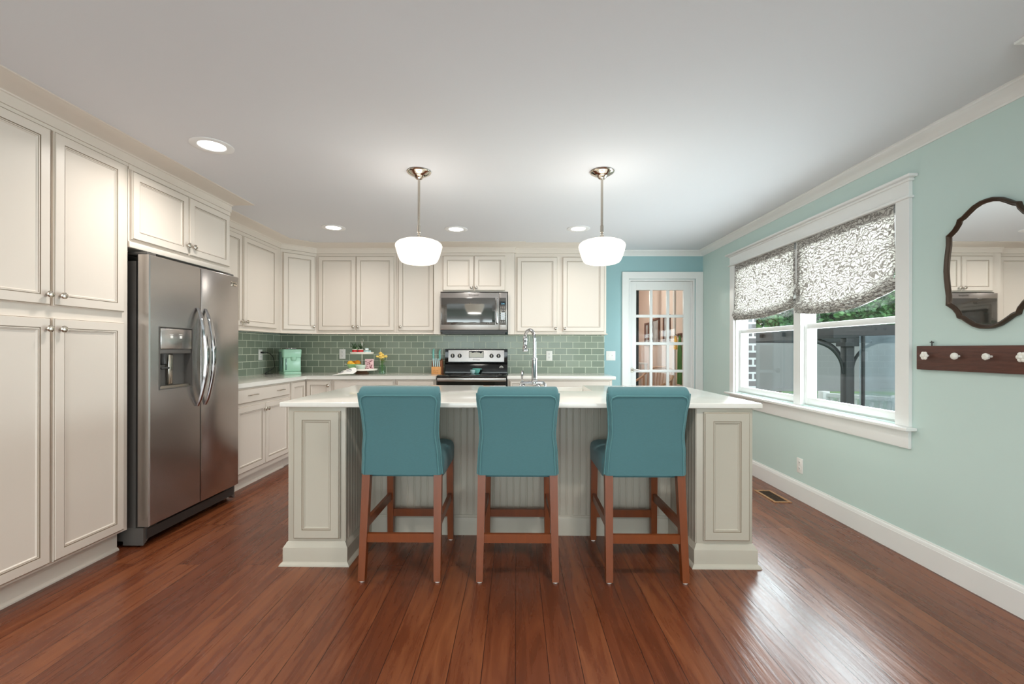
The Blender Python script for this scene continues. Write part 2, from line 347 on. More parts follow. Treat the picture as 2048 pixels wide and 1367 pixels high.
    def build(s, name, mats, parent=None, sharp=.55, recalc=True, smooth=True):
        bm = s.bm
        if recalc: bmesh.ops.recalc_face_normals(bm, faces=bm.faces)
        if smooth:
            for f in bm.faces: f.smooth = True
            for e in bm.edges:
                if len(e.link_faces) == 2 and e.calc_face_angle(0) > sharp: e.smooth = False
        me = bpy.data.meshes.new(name); bm.to_mesh(me); bm.free()
        for m in (mats if isinstance(mats, (list, tuple)) else [mats]): me.materials.append(M[m])
        o = bpy.data.objects.new(name, me); C.objects.link(o)
        if parent: o.parent = parent
        return o
def tag(o, label=None, cat=None, group=None, kind=None):
    if label: o['label'] = label
    if cat: o['category'] = cat
    if group: o['group'] = group
    if kind: o['kind'] = kind
    return o
def thing(name, label, cat, loc=(0,0,0), rotz=0, group=None):
    o = bpy.data.objects.new(name, None); C.objects.link(o); o.location = loc; o.rotation_euler = (0, 0, rotz); o.empty_display_size = .1
    return tag(o, label, cat, group)
def struct(name, mb, m, parent=None, label=None, **k):
    o = mb.build(name, m, parent, **k)
    if not parent: tag(o, label, kind='structure')
    return o
def dup(root, loc, rotz, label, group=None):
    r = root.copy(); C.objects.link(r); r.location = loc; r.rotation_euler = (0, 0, rotz); r['label'] = label
    if group: r['group'] = group
    for ch in list(root.children):
        c = ch.copy(); C.objects.link(c); c.parent = r
        for g in list(ch.children):
            d = g.copy(); C.objects.link(d); d.parent = c
    return r
def text(name, body, size, m, parent, loc, rot, ext=.0004, sx=1):
    cu = bpy.data.curves.new(name, 'FONT'); cu.body = body; cu.size = size; cu.align_x = 'CENTER'; cu.align_y = 'CENTER'; cu.extrude = ext
    tmp = bpy.data.objects.new(name, cu); C.objects.link(tmp); bpy.context.view_layer.update()
    me = bpy.data.meshes.new_from_object(tmp.evaluated_get(bpy.context.evaluated_depsgraph_get())); bpy.data.objects.remove(tmp); bpy.data.curves.remove(cu)
    me.materials.clear(); me.materials.append(M[m])
    o = bpy.data.objects.new(name, me); C.objects.link(o); o.parent = parent; o.location = loc; o.rotation_euler = rot
    return o
def catmull(P, n=8, closed=False):
    P = [Vector(p) for p in P]; k = len(P); out = []
    for i in range(k if closed else k-1):
        p0 = P[(i-1) % k] if closed or i else P[i]; p1 = P[i]; p2 = P[(i+1) % k]; p3 = P[(i+2) % k] if closed or i < k-2 else p2
        for j in range(n):
            t = j/n
            out.append(.5*((2*p1)+(p2-p0)*t+(2*p0-5*p1+4*p2-p3)*t*t+(3*p1-p0-3*p2+p3)*t**3))
    if not closed: out.append(P[-1])
    return out

# ---------------------------------------------------------------- setting
struct('floor', MB().box(XL-.2, XR+.2, -3.4, YB+.08, -.08, 0), 'floor')
CEIL = struct('ceiling', MB().box(XL-.2, XR+.2, -3.4, YB+.15, ZC, ZC+.1), 'ceil')
struct('wall_left', MB().box(XL-.12, XL, -3.3, YB+.12, 0, ZC), 'mint')
DX0, DX1, DZ = 1.402, 2.216, 2.092
struct('wall_back', MB().box(XL, DX0, YB, YB+.12, 0, ZC).box(DX1, XR, YB, YB+.12, 0, ZC).box(DX0, DX1, YB, YB+.12, DZ, ZC), 'mint_shaded')
WY0, WY1, WZ0, WZ1 = 2.745, 4.771, .775, 2.106
struct('wall_right', MB().box(XR, XR+.13, -3.3, WY0, 0, ZC).box(XR, XR+.13, WY1, YB+.12, 0, ZC).box(XR, XR+.13, WY0, WY1, 0, WZ0).box(XR, XR+.13, WY0, WY1, WZ1, ZC), 'mint')
struct('wall_rear', MB().box(XL, -2.55, -3.3, -3.2, 0, ZC).box(1.95, XR, -3.3, -3.2, 0, ZC).box(-2.55, 1.95, -3.3, -3.2, 2.2, ZC), 'mint')
# unseen patio door added in the rear wall to let fill light in
pd = tag(bpy.data.objects.new('rear_fill_window', None), kind='structure'); C.objects.link(pd)
mb = MB()
for x in (-2.51, -1.05, .45, 1.91): mb.box(x-.05, x+.05, -3.28, -3.22, 0, 2.2)
mb.box(-2.55, 1.95, -3.285, -3.215, 2.1, 2.2).box(-2.55, 1.95, -3.285, -3.215, 0, .1)
mb.build('window_frame', 'trim', pd)
MB().box(-2.46, 1.86, -3.252, -3.248, .1, 2.1).build('glass', 'glass', pd)
# crown on the right wall and above the door
CR = [(0, 2.376), (.006, 2.376), (.010, 2.384), (.014, 2.386), (.018, 2.392), (.040, 2.404), (.060, 2.424), (.066, 2.426), (.070, 2.432), (.076, 2.434), (.076, 2.4395), (0, 2.4395)]
struct('trim_1', MB().sweep(CR, [(1.075, YB-.0005), (XR-.0005, YB-.0005), (XR-.0005, -3.2)]), 'trim')
BB = [(0, 0), (.016, 0), (.016, .118), (.0145, .120), (.0145, .124), (.010, .136), (.006, .139), (.004, .148), (0, .148)]
struct('baseboard_right', MB().sweep(BB, [(XR-.0005, YB-.002), (XR-.0005, -3.2)]), 'trim')
# cased header that starts at the camera's upper right
HP = [(-.02, 2.35), (.004, 2.352), (.012, 2.37), (.03, 2.385), (.055, 2.412), (.066, 2.416), (.072, 2.426), (.085, 2.43), (.085, 2.4395), (-.02, 2.4395)]
struct('trim_2', MB().box(2.06, XR-.08, -1.2, 1.72, 2.34, 2.4395).sweep(HP, [(XR-.078, 1.72), (2.06, 1.72), (2.06, -1.2)]), 'trim')
# tile backsplash
struct('trim_3', MB().box(XL+.001, 1.095, YB-.0105, YB-.0005, .9225, 1.40), 'tileb')
struct('trim_4', MB().box(XL+.0005, XL+.0105, 3.70, YB-.011, .9225, 1.40), 'tilel')

# glazed door in the back wall
dr = tag(bpy.data.objects.new('door_1', None), kind='structure'); C.objects.link(dr)
mb = MB(); y0 = YB-.02
def casing_leg(mb, xa, xb, z0, z1): mb.box(xa, xb, y0, YB-.0005, z0, z1, .003)
casing_leg(mb, 1.312, 1.398, 0, 2.182); casing_leg(mb, 2.222, XR-.001, 0, 2.182); casing_leg(mb, 1.3985, 2.2215, 2.094, 2.182)
mb.box(1.318, 1.392, y0-.004, y0, 0, 2.176).box(2.228, 2.309, y0-.004, y0, 0, 2.176).box(1.392, 2.228, y0-.004, y0, 2.10, 2.176)
mb.build('casing', 'trim', dr)
mb = MB().box(DX0+.001, DX0+.02, YB, YB+.119, 0, DZ-.001).box(DX1-.02, DX1-.001, YB, YB+.119, 0, DZ-.001).box(DX0+.02, DX1-.02, YB, YB+.119, DZ-.02, DZ-.001)
mb.box(DX0+.02, DX0+.03, YB+.075, YB+.1, 0, DZ-.02).box(DX1-.04, DX1-.02, YB+.04, YB+.075, 0, DZ-.02).box(DX0+.02, DX1-.03, YB+.075, YB+.1, DZ-.03, DZ-.02)
mb.build('jamb', 'trim', dr)
sx0, sx1, sy0, sy1 = 1.424, 2.174, YB+.036, YB+.071
px = [(1.500, 1.672), (1.706, 1.880), (1.916, 2.090)]; pz = [(1.655, 1.962), (1.312, 1.619), (.969, 1.276), (.626, .933), (.283, .590)]
mb = MB().box(sx0, px[0][0], sy0, sy1, .012, 2.068, .002).box(px[2][1], sx1, sy0, sy1, .012, 2.068, .002)
mb.box(px[0][0], px[2][1], sy0, sy1, pz[0][1], 2.068).box(px[0][0], px[2][1], sy0, sy1, .012, pz[4][0])
for a, b in ((px[0][1], px[1][0]), (px[1][1], px[2][0])): mb.box(a, b, sy0+.003, sy1-.003, pz[4][0], pz[0][1], .004)
for a, b in zip(pz, pz[1:]): mb.box(px[0][0], px[2][1], sy0+.002, sy1-.002, b[1], a[0], .004)
mb.build('slab', 'trim', dr)
MB().box(px[0][0], px[2][1], sy0+.016, sy0+.019, pz[4][0], pz[0][1]).build('glass', 'glass', dr)
mb = MB().lathe([(0, .008), (.026, .008), (.030, .004), (.031, 0), (.031, -.001)], (1.447, sy0, .962), axis='y')
mb.tube([(1.447, sy0-.006, .962), (1.447, sy0-.04, .962), (1.455, sy0-.048, .963), (1.50, sy0-.05, .968), (1.545, sy0-.046, .962)], [.011, .011, .011, .009, .006])
mb.build('door_handle', 'nickel', dr)

# ---------------------------------------------------------------- window on the right wall
wn = tag(bpy.data.objects.new('window_1', None), kind='structure'); C.objects.link(wn)
xf = XR-.0205; xs = XR-.0005
MB().box(xf, xs, 2.649, WY0, .768, WZ1).box(xf, xs, WY1, 4.855, .768, WZ1).build('casing', 'trim', wn)
mb = MB().box(xf-.002, xs, 2.649, 4.855, 2.122, 2.205)
mb.box(xf-.016, xs, 2.634, 4.870, 2.106, 2.121, .004)
mb.box(xf-.014, xs, 2.634, 4.870, 2.205, 2.221, .003).box(xf-.036, xs, 2.610, 4.894, 2.2215, 2.238, .004)
mb.build('head_casing', 'trim', wn)
MB().box(xs+.0002, XR+.05, WY0+.001, WY1-.001, .748, .7675).box(xf-.045, xs, 2.615, 4.889, .748, .7675, .003).build('window_sill', 'trim', wn)
MB().box(xf, xs, 2.652, 4.852, .640, .7475, .002).build('apron', 'trim', wn)
mb = MB().box(xs, XR+.125, WY0+.0005, WY0+.022, .768, WZ1-.0005).box(xs, XR+.125, WY1-.022, WY1-.0005, .768, WZ1-.0005).box(xs, XR+.125, WY0+.022, WY1-.022, WZ1-.022, WZ1-.0005)
mb.box(XR+.04, XR+.125, WY0+.022, WY1-.022, .768, .785)
mb.box(XR-.002, XR+.125, 3.680, 3.772, .768, WZ1-.022)
mb.build('window_frame', 'trim', wn)
def sash(ya, yb, x, z0, z1, bot, top, side=.036):
    mb = MB().box(x, x+.028, ya, ya+side, z0, z1, .003).box(x, x+.028, yb-side, yb, z0, z1, .003)
    mb.box(x, x+.028, ya+side, yb-side, z0, z0+bot, .003).box(x, x+.028, ya+side, yb-side, z1-top, z1, .003)
    o = mb.build('sash', 'trim', wn)
    MB().box(x+.012, x+.016, ya+side, yb-side, z0+bot, z1-top).build('pane', 'glass', o)
for ya, yb in ((WY0+.022, 3.680), (3.772, WY1-.022)):
    sash(ya+.001, yb-.001, XR+.03, .786, 1.428, .05, .042)
    sash(ya+.004, yb-.004, XR+.066, 1.392, WZ1-.023, .036, .04)
    MB().box(XR+.066, XR+.12, ya, ya+.018, .786, 1.39).box(XR+.066, XR+.12, yb-.018, yb, .786, 1.39).build('track', 'trim', wn)

# roman shades
def roman(name, label, y0, y1, ztop, zb, sagL, sagR):
    """zb: lowest hem height; sagL/R: lift of the hem at the far / near end"""
    t = thing(name, label, 'roman shade', (0, 0, 0), 0, 'patterned roman shades')
    def lift(v): return sagR*(1-min(1, v/.45))**1.6 + sagL*(1-min(1, (1-v)/.35))**2     # v 0 near .. 1 far
    def sheet(prof, nm, thick=.0025):
        mb = MB(); nu, nv = 60, len(prof)
        def f(u, w, k):
            i = int(round(w*(nv-1))); x, z, hang = prof[i]
            dz = lift(u)*hang
            pull = .018*hang*(math.cos(u*PI*2)*.5-.5)*0
            wob = .004*hang*math.sin(u*23+z*30)+.006*hang*math.sin(u*9+1)
            edge = .012*hang*((1-u)**6) - .012*hang*(u**6)
            return (x+wob+k, y0+(y1-y0)*u - edge, z+dz)
        A = mb.grid(lambda u, w: f(u, w, 0), nu, nv); B = mb.grid(lambda u, w: f(u, w, thick), nu, nv)
        for i in range(nu-1):
            for j in (0, nv-1): mb.bm.faces.new((A[i][j], A[i+1][j], B[i+1][j], B[i][j]))
        for j in range(nv-1):
            for i in (0, nu-1): mb.bm.faces.new((A[i][j], A[i][j+1], B[i][j+1], B[i][j]))
        return mb.build(nm, 'shade', t, sharp=1.2)
    x0 = XR-.008; H = ztop-zb
    main = [(x0, ztop-H*k/14*.84, (k/14)**2) for k in range(15)]
    zl = ztop-H*.84
    main += [(x0-.010, zl-.02, 1), (x0-.022, zl-.05, 1), (x0-.026, zl-.07, 1), (x0-.016, zl-.082, 1), (x0-.004, zl-.072, 1), (x0+.004, zl-.05, 1)]
    sheet(main, 'shade_panel')
    sheet([(x0-.004, zl-.05, 1), (x0-.010, zl-.08, 1), (x0-.012, zl-.098, 1), (x0-.004, zl-.104, 1), (x0+.006, zl-.09, 1), (x0+.008, zl-.06, 1)], 'fold')
    sheet([(x0+.012, zl-.06, 1), (x0+.004, zl-.10, 1), (x0-.002, zl-.122, 1), (x0+.012, zl-.118, 1), (x0+.015, zl-.08, 1)], 'fold')
    MB().box(XR+.001, XR+.026, y0+.004, y1-.004, ztop-.062, ztop-.002).build('head_rail', 'cloth', t)
    MB().box(XR-.010, XR+.026, y0-.012, y0+.003, ztop-.052, ztop-.001, .002).box(XR-.0115, XR-.010, y0-.007, y0-.001, ztop-.020, ztop-.014).box(XR-.0115, XR-.010, y0-.007, y0-.001, ztop-.04, ztop-.034).build('bracket', 'bracket', t)
    return t
roman('roman_shade', 'grey scroll-patterned roman shade over the window pane nearest the mirror', 2.768, 3.716, 2.104, 1.522, .03, .10)
roman('roman_shade', 'grey scroll-patterned roman shade over the window pane nearest the glazed door', 3.752, 4.768, 2.104, 1.552, .01, .055)

# ---------------------------------------------------------------- kitchen cabinets
DS = [(0, -.0005), (0, -.013), (.003, -.016), (.0055, -.0165), (.0075, -.020), (.050, -.020), (.0505, -.0165), (.0535, -.0165), (.0545, -.0185), (.0585, -.0182), (.060, -.0160), (.0625, -.0155), (.067, -.0105), (.071, -.010)]
DM = [0, 0, 1, 0, 0, 1, 1, 0, 0, 1, 0, 0, 0]
FS = [(0, -.0005), (0, -.012), (.004, -.0155), (.007, -.016), (.010, -.020), (.020, -.020)]
FM = [0, 0, 1, 0, 0]
def add_door(t, x0, x1, z0, z1, knob=None, plain=False, pulls=(), m='cream', name=None):
    mb = MB()
    if plain: mb.rings(x0, x1, z0, z1, FS, FM)
    else:
        k = min(1, (x1-x0)/.30, (z1-z0)/.30)
        mb.rings(x0, x1, z0, z1, [(a*k if i > 4 else a, b) for i, (a, b) in enumerate(DS)], DM)
    d = mb.build(name or ('drawer' if plain else 'door'), [m, 'glaze'], t)
    if knob:
        kx, kz = knob
        MB().lathe([(0, .004), (.0075, .004), (.0075, .0042), (.0055, .010), (.0055, .014), (.011, .018), (.0165, .022), (.018, .0265), (.0155, .031), (.009, .034), (0, .0345)], (kx, -.016, kz), 16, 'y').build('knob', 'nickel', d)
    for (pa, pb, pzz) in pulls:
        MB().tube(catmull([(pa, -.019, pzz), (pa, -.038, pzz), (pa+.012, -.044, pzz+.001), ((pa+pb)/2, -.047, pzz+.004), (pb-.012, -.044, pzz+.001), (pb, -.038, pzz), (pb, -.019, pzz)], 4), .0042, 8).build('pull', 'nickel', d)
    return d
def cabinet(name, label, cat, loc, rot, w, d, z0, z1, toe=0, group=None):
    t = thing(name, label, cat, loc, rot, group)
    mb = MB().box(.0008, w-.0008, 0, d, z0, z1)
    mb.build('carcass', ['cream', 'glaze'], t)
    if toe:
        MB().box(.001, w-.001, toe, d, 0, z0-.0005).sweep([(0, 0), (.014, 0), (.013, .008), (.006, .016), (0, .018)], [(.001, toe), (w-.001, toe)]).build('toe_kick', 'cream', t)
    return t
R90 = PI/2
FX = -2.35
# pantry
t = cabinet('pantry_cabinet', 'tall cream pantry cabinet with four panelled doors left of the refrigerator', 'cabinet', (FX, 1.30, 0), R90, 1.40, .60, .125, 2.33, .06)
for z0, z1, zk in ((1.433, 2.315, 1.487), (.14, 1.372, 1.316)):
    add_door(t, .01, .455, z0, z1)
    add_door(t, .478, .936, z0, z1, (.913, zk))
    add_door(t, .951, 1.362, z0, z1, (.980, zk))
MB().box(.0, 1.399, -.006, 0, 2.318, 2.335).build('top_rail', 'cream', t)
# over the fridge
t = cabinet('fridge_cabinet', 'short cream cabinet with two doors above the steel refrigerator', 'cabinet', (FX, 2.7015, 0), R90, .968, .60, 1.832, 2.33)
add_door(t, .013, .484, 1.882, 2.30, (.462, 1.948)); add_door(t, .490, .945, 1.882, 2.30, (.520, 1.948))
MB().box(.0, .967, -.006, 0, 2.305, 2.335).build('top_rail', 'cream', t)
MB().box(.0, .967, -.012, -.0005, 1.832, 1.868, .003).build('bottom_rail', 'cream', t)
MB().box(.945, .967, .0, .6, 0.0, 1.8315).build('end_panel', 'cream', t)
# left run base
t = cabinet('base_cabinet', 'cream base cabinet with one wide two-pull drawer and two doors right of the refrigerator', 'cabinet', (-2.345, 3.671, 0), R90, .958, .60, .11, .8845, .065)
add_door(t, .045, .94, .745, .872, plain=True, pulls=((.22, .345, .812), (.69, .815, .812)))
add_door(t, .045, .489, .155, .722, (.468, .665)); add_door(t, .494, .94, .155, .722, (.515, .665))
# corner base (L)
t = thing('corner_base_cabinet', 'cream corner base cabinet with two narrow doors meeting at the inside corner', 'cabinet', (-2.345, 4.98, 0))
MB().prism([(0, -.349), (0, 0), (.30, 0), (.30, .6085), (-.5985, .6085), (-.5985, -.349)], .11, .8845, 'xy').build('carcass', 'cream', t)
MB().prism([(-.065, -.349), (-.065, .065), (.30, .065), (.30, .6085), (-.5985, .6085), (-.5985, -.349)], 0, .1095, 'xy').build('toe_kick', 'cream', t)
add_door(t, .022, .292, .155, .868, (.270, .815))
d = add_door(t, .022, .322, .155, .868)
for v in d.data.vertices:                       # turn this door onto the left-hand face of the corner
    x, y, z = v.co; v.co = (-y, x-.349, z)
# back run base
t = cabinet('base_cabinet', 'cream base cabinet with wide plain drawer under the tiered tray', 'cabinet', (-2.044, 4.98, 0), 0, .709, .6085, .11, .8845, .065)
add_door(t, .024, .686, .745, .872, plain=True, pulls=((.29, .42, .80),)); add_door(t, .024, .352, .155, .722, (.33, .665)); add_door(t, .357, .686, .155, .722, (.38, .665))
t = cabinet('base_cabinet', 'cream base cabinet with plain drawer just left of the range', 'cabinet', (-1.334, 4.98, 0), 0, .454, .6085, .11, .8845, .065)
add_door(t, .018, .430, .745, .872, plain=True, pulls=((.16, .29, .80),)); add_door(t, .018, .430, .155, .722, (.05, .665))
t = cabinet('base_cabinet', 'narrow cream base cabinet with panelled drawer just right of the range', 'cabinet', (-.093, 4.98, 0), 0, .34, .6085, .11, .8845, .065)
add_door(t, .025, .32, .72, .872, name='drawer', pulls=((.11, .23, .80),)); add_door(t, .025, .32, .155, .70, (.05, .65))
t = cabinet('base_cabinet', 'cream base cabinet with wide plain drawer beside the blue wall by the door', 'cabinet', (.248, 4.98, 0), 0, .815, .6085, .11, .8845, .065)
add_door(t, .02, .79, .745, .872, plain=True, pulls=((.34, .47, .80),)); add_door(t, .02, .40, .155, .722, (.38, .665)); add_door(t, .405, .79, .155, .722, (.425, .665))
# uppers
UZ0, UZ1 = 1.405, 2.335
t = cabinet('wall_cabinet', 'cream wall cabinet on the left wall partly hidden by the refrigerator cabinet', 'cabinet', (-2.625, 3.671, 0), R90, 1.318, .318, UZ0, UZ1)
add_door(t, .06, .592, 1.435, 2.30, (.570, 1.478)); add_door(t, .614, 1.21, 1.435, 2.30, (.645, 1.478))
t = thing('corner_wall_cabinet', 'cream diagonal corner wall cabinet with one door above the mint coffee maker', 'cabinet', (-2.625, 4.99, 0), PI/4)
s2 = math.sqrt(.5)
def loc45(x, y): return ((x+2.625)*s2+(y-4.99)*s2, -(x+2.625)*s2+(y-4.99)*s2)
MB().prism([loc45(*p) for p in ((-2.625, 4.9905), (-2.3455, 5.27), (-2.3455, 5.5885), (-2.9435, 5.5885), (-2.9435, 4.9905))], UZ0, UZ1, 'xy').build('carcass', 'cream', t)
add_door(t, .022, .374, 1.435, 2.30, (.352, 1.478))
t = cabinet('wall_cabinet', 'cream two-door wall cabinet left of the microwave above the outlet', 'cabinet', (-2.345, 5.27, 0), 0, .942, .3185, UZ0, UZ1)
add_door(t, .025, .466, 1.432, 2.304, (.442, 1.478)); add_door(t, .470, .917, 1.432, 2.304, (.494, 1.478))
t = cabinet('wall_cabinet', 'cream single-door wall cabinet beside the microwave above the knife block', 'cabinet', (-1.4025, 5.27, 0), 0, .4455, .3185, UZ0, UZ1)
add_door(t, .024, .437, 1.432, 2.304, (.05, 1.478))
t = thing('microwave_cabinet', 'cream wall cabinet with two short doors above the microwave', 'cabinet', (-.956, 5.22, 0))
MB().box(.0005, .936, 0, .3685, 1.885, 2.335).box(.0005, .078, 0, .3685, 1.392, 1.885).box(.862, .936, 0, .3685, 1.392, 1.885).build('carcass', 'cream', t)
add_door(t, .106, .464, 1.896, 2.300, (.440, 1.932)); add_door(t, .470, .831, 1.896, 2.300, (.494, 1.932))
t = cabinet('wall_cabinet', 'cream two-door wall cabinet right of the microwave ending at the blue wall', 'cabinet', (-.019, 5.27, 0), 0, 1.073, .3185, UZ0, UZ1)
add_door(t, .028, .501, 1.425, 2.295, (.478, 1.462)); add_door(t, .561, 1.049, 1.425, 2.295, (.586, 1.462))
# light rail under the uppers
LR = [(0, 1.3915), (.012, 1.3915), (.016, 1.396), (.008, 1.404), (0, 1.404)]
struct('trim_5', MB().sweep(LR, [(-2.625, 3.68), (-2.625, 4.99), (-2.345, 5.27), (-.9575, 5.27)]).sweep(LR, [(-.0185, 5.27), (1.055, 5.27), (1.055, 5.586)]), 'cream')
# cabinet crown to the ceiling
CC = [(0, 2.3255), (.010, 2.3255), (.013, 2.330), (.013, 2.336), (.010, 2.339), (.010, 2.386), (.016, 2.389), (.018, 2.395), (.030, 2.402), (.080, 2.420), (.116, 2.430), (.120, 2.4325), (.128, 2.4335), (.128, 2.4395), (0, 2.4395)]
path = [(FX, .9), (FX, 3.670), (-2.625, 3.670), (-2.625, 4.99), (-2.345, 5.27), (-.956, 5.27), (-.956, 5.22), (-.020, 5.22), (-.020, 5.27), (1.054, 5.27), (1.054, 5.588)]
CC2 = [(u if u == 0 else u, z) for u, z in CC]
mb = MB().sweep([(u, max(z, 2.3355)) for u, z in CC], path)
# ceiling filler behind the crown so nothing shows above the boxes
struct('trim_6', mb, 'cream')

# ---------------------------------------------------------------- countertops
def slab(name, label, poly, z0, z1, bev=.006):
    mb = MB().prism(poly, z0, z1, 'xy')
    es = [e for e in mb.bm.edges if abs(e.verts[0].co.z-e.verts[1].co.z) < 1e-6]
    bmesh.ops.bevel(mb.bm, geom=es, offset=bev, segments=3, affect='EDGES', profile=.5)
    return tag(mb.build(name, 'quartz', sharp=.9), label, 'countertop')
slab('countertop', 'L-shaped white quartz countertop running from the refrigerator to the range', [(-2.318, 3.672), (-2.318, 4.952), (-.879, 4.952), (-.879, 5.588), (XL+.0115, 5.588), (XL+.0115, 3.672)], .885, .922)
slab('countertop', 'short white quartz countertop between the range and the glazed door', [(-.096, 4.952), (1.098, 4.952), (1.098, 5.588), (-.096, 5.588)], .885, .922)
IX0, IX1, IY0, IY1, IZ = -1.325, 1.370, 2.512, 3.735, .92
SKX0, SKX1, SKY = -.27, .552, 3.21
slab('countertop', 'large white quartz island top behind the three teal stools', [(IX0, IY0), (IX1, IY0), (IX1, IY1), (SKX1, IY1), (SKX1, SKY), (SKX0, SKY), (SKX0, IY1), (IX0, IY1)], .890, IZ)

# ---------------------------------------------------------------- island
t = thing('kitchen_island', 'bone-painted kitchen island with panelled end posts and beadboard back', 'kitchen island', (0, 2.54, 0))
PL, PR = (-1.290, -.966), (1.016, 1.330)
yb = .42                                        # beadboard plane (local)
for xa, xb in (PL, PR):
    p = MB().box(xa, xb, 0, 1.16, .0, .8895, .003).build('end_post', 'bone', t)
    add = MB(); add.rings(xa+.036, xb-.024 if xa < 0 else xb-.022, .148, .868, [(a, b) for a, b in DS], DM)
    q = add.build('applied_panel', ['bone', 'glaze'], t)
PBS = [(0, 0), (.036, 0), (.036, .004), (.030, .014), (.022, .02), (.020, .022), (.020, .098), (.0195, .100), (.018, .101), (.016, .106), (.008, .118), (.006, .124), (0, .130)]
for xa, xb in (PL, PR):
    MB().sweep(PBS, [(xa, 1.155), (xa, 0), (xb, 0), (xb, yb if xa < 0 else 1.155)] if xa < 0 else [(xa, yb), (xa, 0), (xb, 0), (xb, 1.155)]).build('plinth', 'bone', t)
# beadboard
prof = [(PL[1], yb+.02)]
x = PL[1]
while x < PR[0]-.005:
    for dx, dy in ((0, 0), (.031, 0), (.0325, .0018), (.034, 0), (.0375, -.0008), (.0405, 0), (.042, .0018)):
        if x+dx < PR[0]: prof.append((x+dx, yb+dy))
    x += .0435
prof += [(PR[0], yb), (PR[0], yb+.02)]
MB().prism(prof, .13, .8895, 'xy').build('beadboard', 'bone', t, sharp=.3)
MB().sweep([(0, 0), (.012, 0), (.012, .10), (.010, .112), (.004, .118), (.004, .128), (0, .13)], [(PL[1]+.02, yb), (PR[0]-.02, yb)]).build('baseboard', 'bone', t)
MB().box(PL[1], PR[0], yb+.0205, 1.13, .10, .60).box(PL[1], SKX0-.05, yb+.0205, 1.13, .60, .8895).box(SKX1+.05, PR[0], yb+.0205, 1.13, .60, .8895).build('carcass', 'bone', t)
# beadboard on the inner side of the posts
for s, xx in ((1, PL[1]), (-1, PR[0])):
    pr = []; y = .004
    while y < yb-.045:
        for dy, dx in ((0, .0), (.031, .0), (.0325, -.0018), (.034, 0), (.0375, .0008), (.0405, 0), (.042, -.0018)): pr.append((xx+s*(.004+dx), y+dy))
        y += .0435
    pr = [(xx, .004)] + pr + [(xx, y)]
    MB().prism(pr, .131, .8893, 'xy').build('inner_panel', 'bone', t, sharp=.3)

# sink
t = thing('kitchen_sink', 'white apron-front sink set into the island top behind the middle stool', 'sink', (0, 0, 0))
mb = MB(); a, b, c, d = SKX0-.02, SKX1+.02, SKY-.02, IY1+.01
zt = .8895
mb.box(a, b, c, d, .66, .68)
mb.box(a, a+.0195, c, d, .68, zt).box(b-.0195, b, c, d, .68, zt).box(a+.0195, b-.0195, c, c+.0195, .68, zt).box(a+.0215, b-.0215, d-.03, d, .68, .905, .004)
mb.build('basin', 'sink', t)
MB().lathe([(0, .004), (.03, .004), (.042, .002), (.045, 0)], (.14, 3.48, .68)).build('drain', 'chrome', t)

# faucet
FXc, FY = .128, 3.12
t = thing('kitchen_faucet', 'chrome gooseneck bridge faucet with pull-down spray on the island', 'faucet', (FXc, FY, IZ))
for bx in (-.085, .02): MB().lathe([(0, 0), (.026, 0), (.027, .004), (.022, .010), (.017, .016), (.016, .035), (.021, .040), (.022, .048), (.018, .054), (.014, .056)], (bx, 0, 0), 18).build('base', 'chrome', t)
MB().tube([(-.085, 0, .066), (-.05, 0, .066), (-.04, 0, .066), (0, 0, .066), (.045, 0, .066)], [.012, .012, .015, .015, .012], 14).lathe([(.0, .0), (.02, .0), (.023, .012), (.022, .022), (.017, .03), (.014, .034)], (0, 0, .052), 18).build('bridge', 'chrome', t)
MB().tube([(.045, 0, .066), (.062, 0, .064), (.072, -.004, .056), (.074, -.006, .04)], [.013, .012, .009, .006], 10).build('handle', 'chrome', t)
mb = MB().lathe([(0, .0), (.013, 0), (.014, .012), (.009, .018), (.008, .03), (.010, .036), (0, .04)], (-.085, 0, .054), 14)
mb.tube([(-.085, 0, .088), (-.086, 0, .11), (-.084, 0, .135), (-.085, 0, .150)], [.006, .008, .011, .007], 10)
mb.build('handle', 'chrome', t)
MB().lathe([(.0, .08), (.021, .08), (.022, .086), (.019, .092), (.020, .10), (.0175, .22), (.018, .224), (.0205, .226), (.0205, .236), (.018, .238), (.013, .24)], (0, 0, 0), 20).build('column', 'chrome', t)
dxx, dyy = -.62, .78                               # the spout swings away from the room towards the sink
arc = [(0, 0, .235), (0, 0, .33)]
for k in range(1, 11):
    a = PI*k/10*.93; r = .052
    arc.append((dxx*r*(1-math.cos(a)), dyy*r*(1-math.cos(a)), .372+math.sin(a)*.062))
MB().tube(catmull(arc, 3), .0115, 14).build('spout', 'chrome', t)
e = arc[-1]
MB().lathe([(0, 0), (.013, 0), (.0185, .006), (.0185, .030), (.0150, .036), (.0135, .075), (.016, .080), (.014, .105), (.0115, .11)], (e[0], e[1], e[2]-.105), 18).build('spray_head', 'chrome', t)

